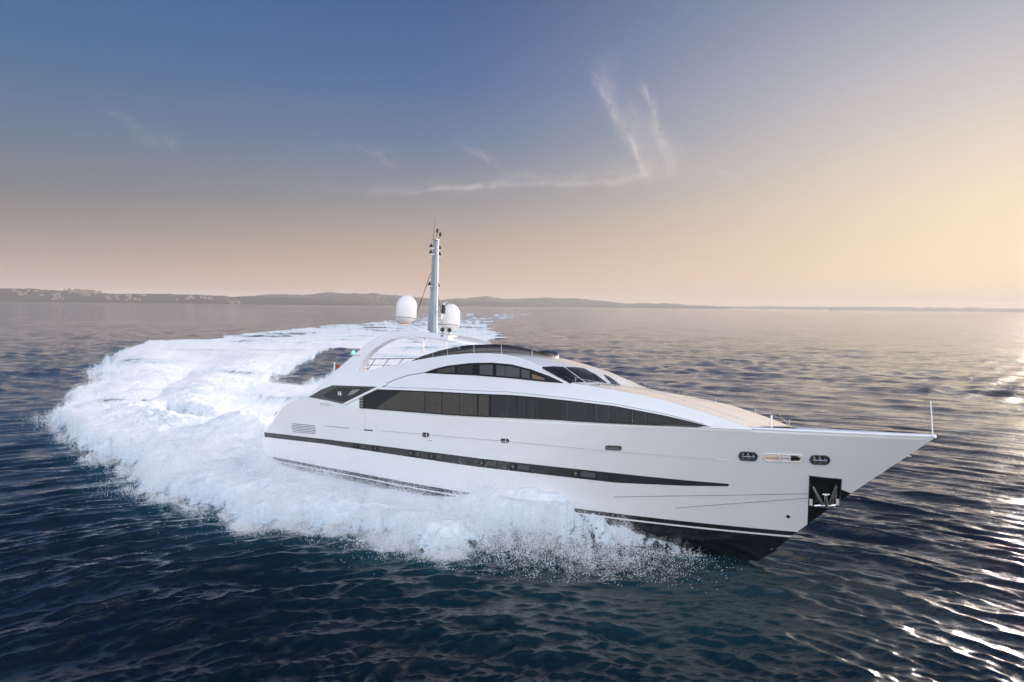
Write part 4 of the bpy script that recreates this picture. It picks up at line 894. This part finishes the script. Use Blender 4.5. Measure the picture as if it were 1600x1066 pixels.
def build_town():
    rg = random.Random(4); n = 0
    protos = [house_proto(13, 10, 6), house_proto(19, 12, 8), house_proto(11, 10, 9)]; first = [True] * 3
    spec = [(rg.gauss(128, 14), rg.uniform(.35, .95), 'orange', 'near') for _ in range(46)] + [(rg.uniform(160, 330), rg.uniform(.1, .5), 'slope', 'near') for _ in range(26)] + \
           [(rg.uniform(352, 372), rg.uniform(.02, .12), 'shore', 'near') for _ in range(9)] + [(rg.gauss(455, 16), rg.uniform(.02, .10), 'shore', 'mid') for _ in range(18)] + \
           [(rg.uniform(20, 100), rg.uniform(.05, .6), 'slope', 'near') for _ in range(16)] + [(rg.uniform(560, 620), rg.uniform(.05, .5), 'mid', 'mid') for _ in range(10)]
    lab = {'orange': ('terracotta roofed house in the dense hillside cluster on the left shore', 'houses clustered on the left hillside'), 'slope': ('small pale house scattered among trees on the left far shore', 'houses scattered along the left shore'),
           'shore': ('small white house standing right at the distant waterline', 'white houses at the far waterline'), 'mid': ('tiny pale house on the middle hill behind the yacht', 'houses on the middle far hill')}
    for px, v, kind, hill in spec:
        x0, x1, xs, ux, uy, zc, D, Dc = HZ[hill]; i = int(np.clip(np.searchsorted(xs, px), 0, len(xs) - 1)); k = rg.randrange(3)
        root, rf = protos[k]
        if first[k]: first[k] = False; a = root
        else:
            a = root.copy(); COL.objects.link(a); b = rf.copy(); b.parent = a; COL.objects.link(b)
        rr = D + (Dc - D) * v; prof = math.sin(v * math.pi / 2) ** .8
        a.location = (ux[i] * rr, uy[i] * rr, zc[i] * prof + 2); a.rotation_euler = (0, 0, rg.uniform(-.6, .6)); a['label'], a['group'] = lab[kind]; a['category'] = 'house'
build_town()
def far_boats():
    p = sea([(1303, 484.9)])[0]; D = 6500; u = np.array([math.sin(math.atan2(p[0], p[1])), math.cos(math.atan2(p[0], p[1]))]) if False else None
    d = sight([(1303, 482)])[0]; d = d / np.hypot(d[0], d[1]); o = bpy.data.objects.new('cargo_ship', None); COL.objects.link(o); o.location = (d[0] * 6500, d[1] * 6500, 0)
    o.rotation_euler = (0, 0, -math.atan2(d[0], d[1])); o['label'] = 'tiny dark ship on the hazy horizon at far right'; o['category'] = 'ship'
    m = MB(); m.add([(-34, -5, -1), (30, -5, -1), (38, 0, -1), (30, 5, -1), (-34, 5, -1), (-36, -5.5, 6), (33, -5.5, 7), (44, 0, 8), (33, 5.5, 7), (-36, 5.5, 6)], [(0, 1, 6, 5), (1, 2, 7, 6), (2, 3, 8, 7), (3, 4, 9, 8), (4, 0, 5, 9), (5, 6, 7, 8, 9)]); m.build('hull', MT['steeld'], o, False)
    m = MB(); m.box((-24, 0, 12), (12, 9, 12)); m.box((-24, 0, 19), (3, 3, 6)); m.build('deckhouse', MT['wall'], o, False)
    d = sight([(1212, 482)])[0]; d = d / np.hypot(d[0], d[1]); o = bpy.data.objects.new('sailing_boat', None); COL.objects.link(o); o.location = (d[0] * 3800, d[1] * 3800, 0)
    o['label'] = 'tiny white sail on the horizon right of the hills'; o['category'] = 'sailboat'
    m = MB(); m.add([(-6, -1.5, -.3), (4, -1.5, -.3), (7, 0, -.3), (4, 1.5, -.3), (-6, 1.5, -.3), (-6, -1.8, 1.4), (5, -1.8, 1.5), (8, 0, 1.7), (5, 1.8, 1.5), (-6, 1.8, 1.4)], [(0, 1, 6, 5), (1, 2, 7, 6), (2, 3, 8, 7), (3, 4, 9, 8), (4, 0, 5, 9), (5, 6, 7, 8, 9)]); m.build('hull', MT['gel'], o, False)
    m = MB(); m.add([(-5, 0, 2.2), (0, .5, 2.2), (1, 0, 16), (1.0, .12, 2.2)], [(0, 1, 2), (0, 2, 1), (1, 3, 2)]); m.add([(1.4, 0, 2.2), (7.2, .3, 2.0), (1.3, 0, 14)], [(0, 1, 2)]); m.build('sail', MT['gelmatt'], o, False)
    m = MB(); m.tube([(1.2, 0, 1), (1.2, 0, 16.5)], .12, 6); m.build('mast', MT['steel'], o)
far_boats()
# ---------------------------------------------------------------- sea haze
HAZE = 0.000075
if HAZE:
    m = bpy.data.materials.new('sea_haze'); m.use_nodes = True; nt = m.node_tree; nt.nodes.clear()
    v = node(nt, 'ShaderNodeVolumePrincipled', ins={'Color': (.80, .73, .68, 1), 'Density': HAZE, 'Anisotropy': .08}); node(nt, 'ShaderNodeOutputMaterial', ins={1: v.outputs[0]})
    g = MB(); g.box((0, 0, 99), (32400, 32400, 206)); hz = g.build('haze', m, None, False); hz['kind'] = 'stuff'; hz['label'] = 'thin warm sea haze over the whole bay'; hz['category'] = 'haze'
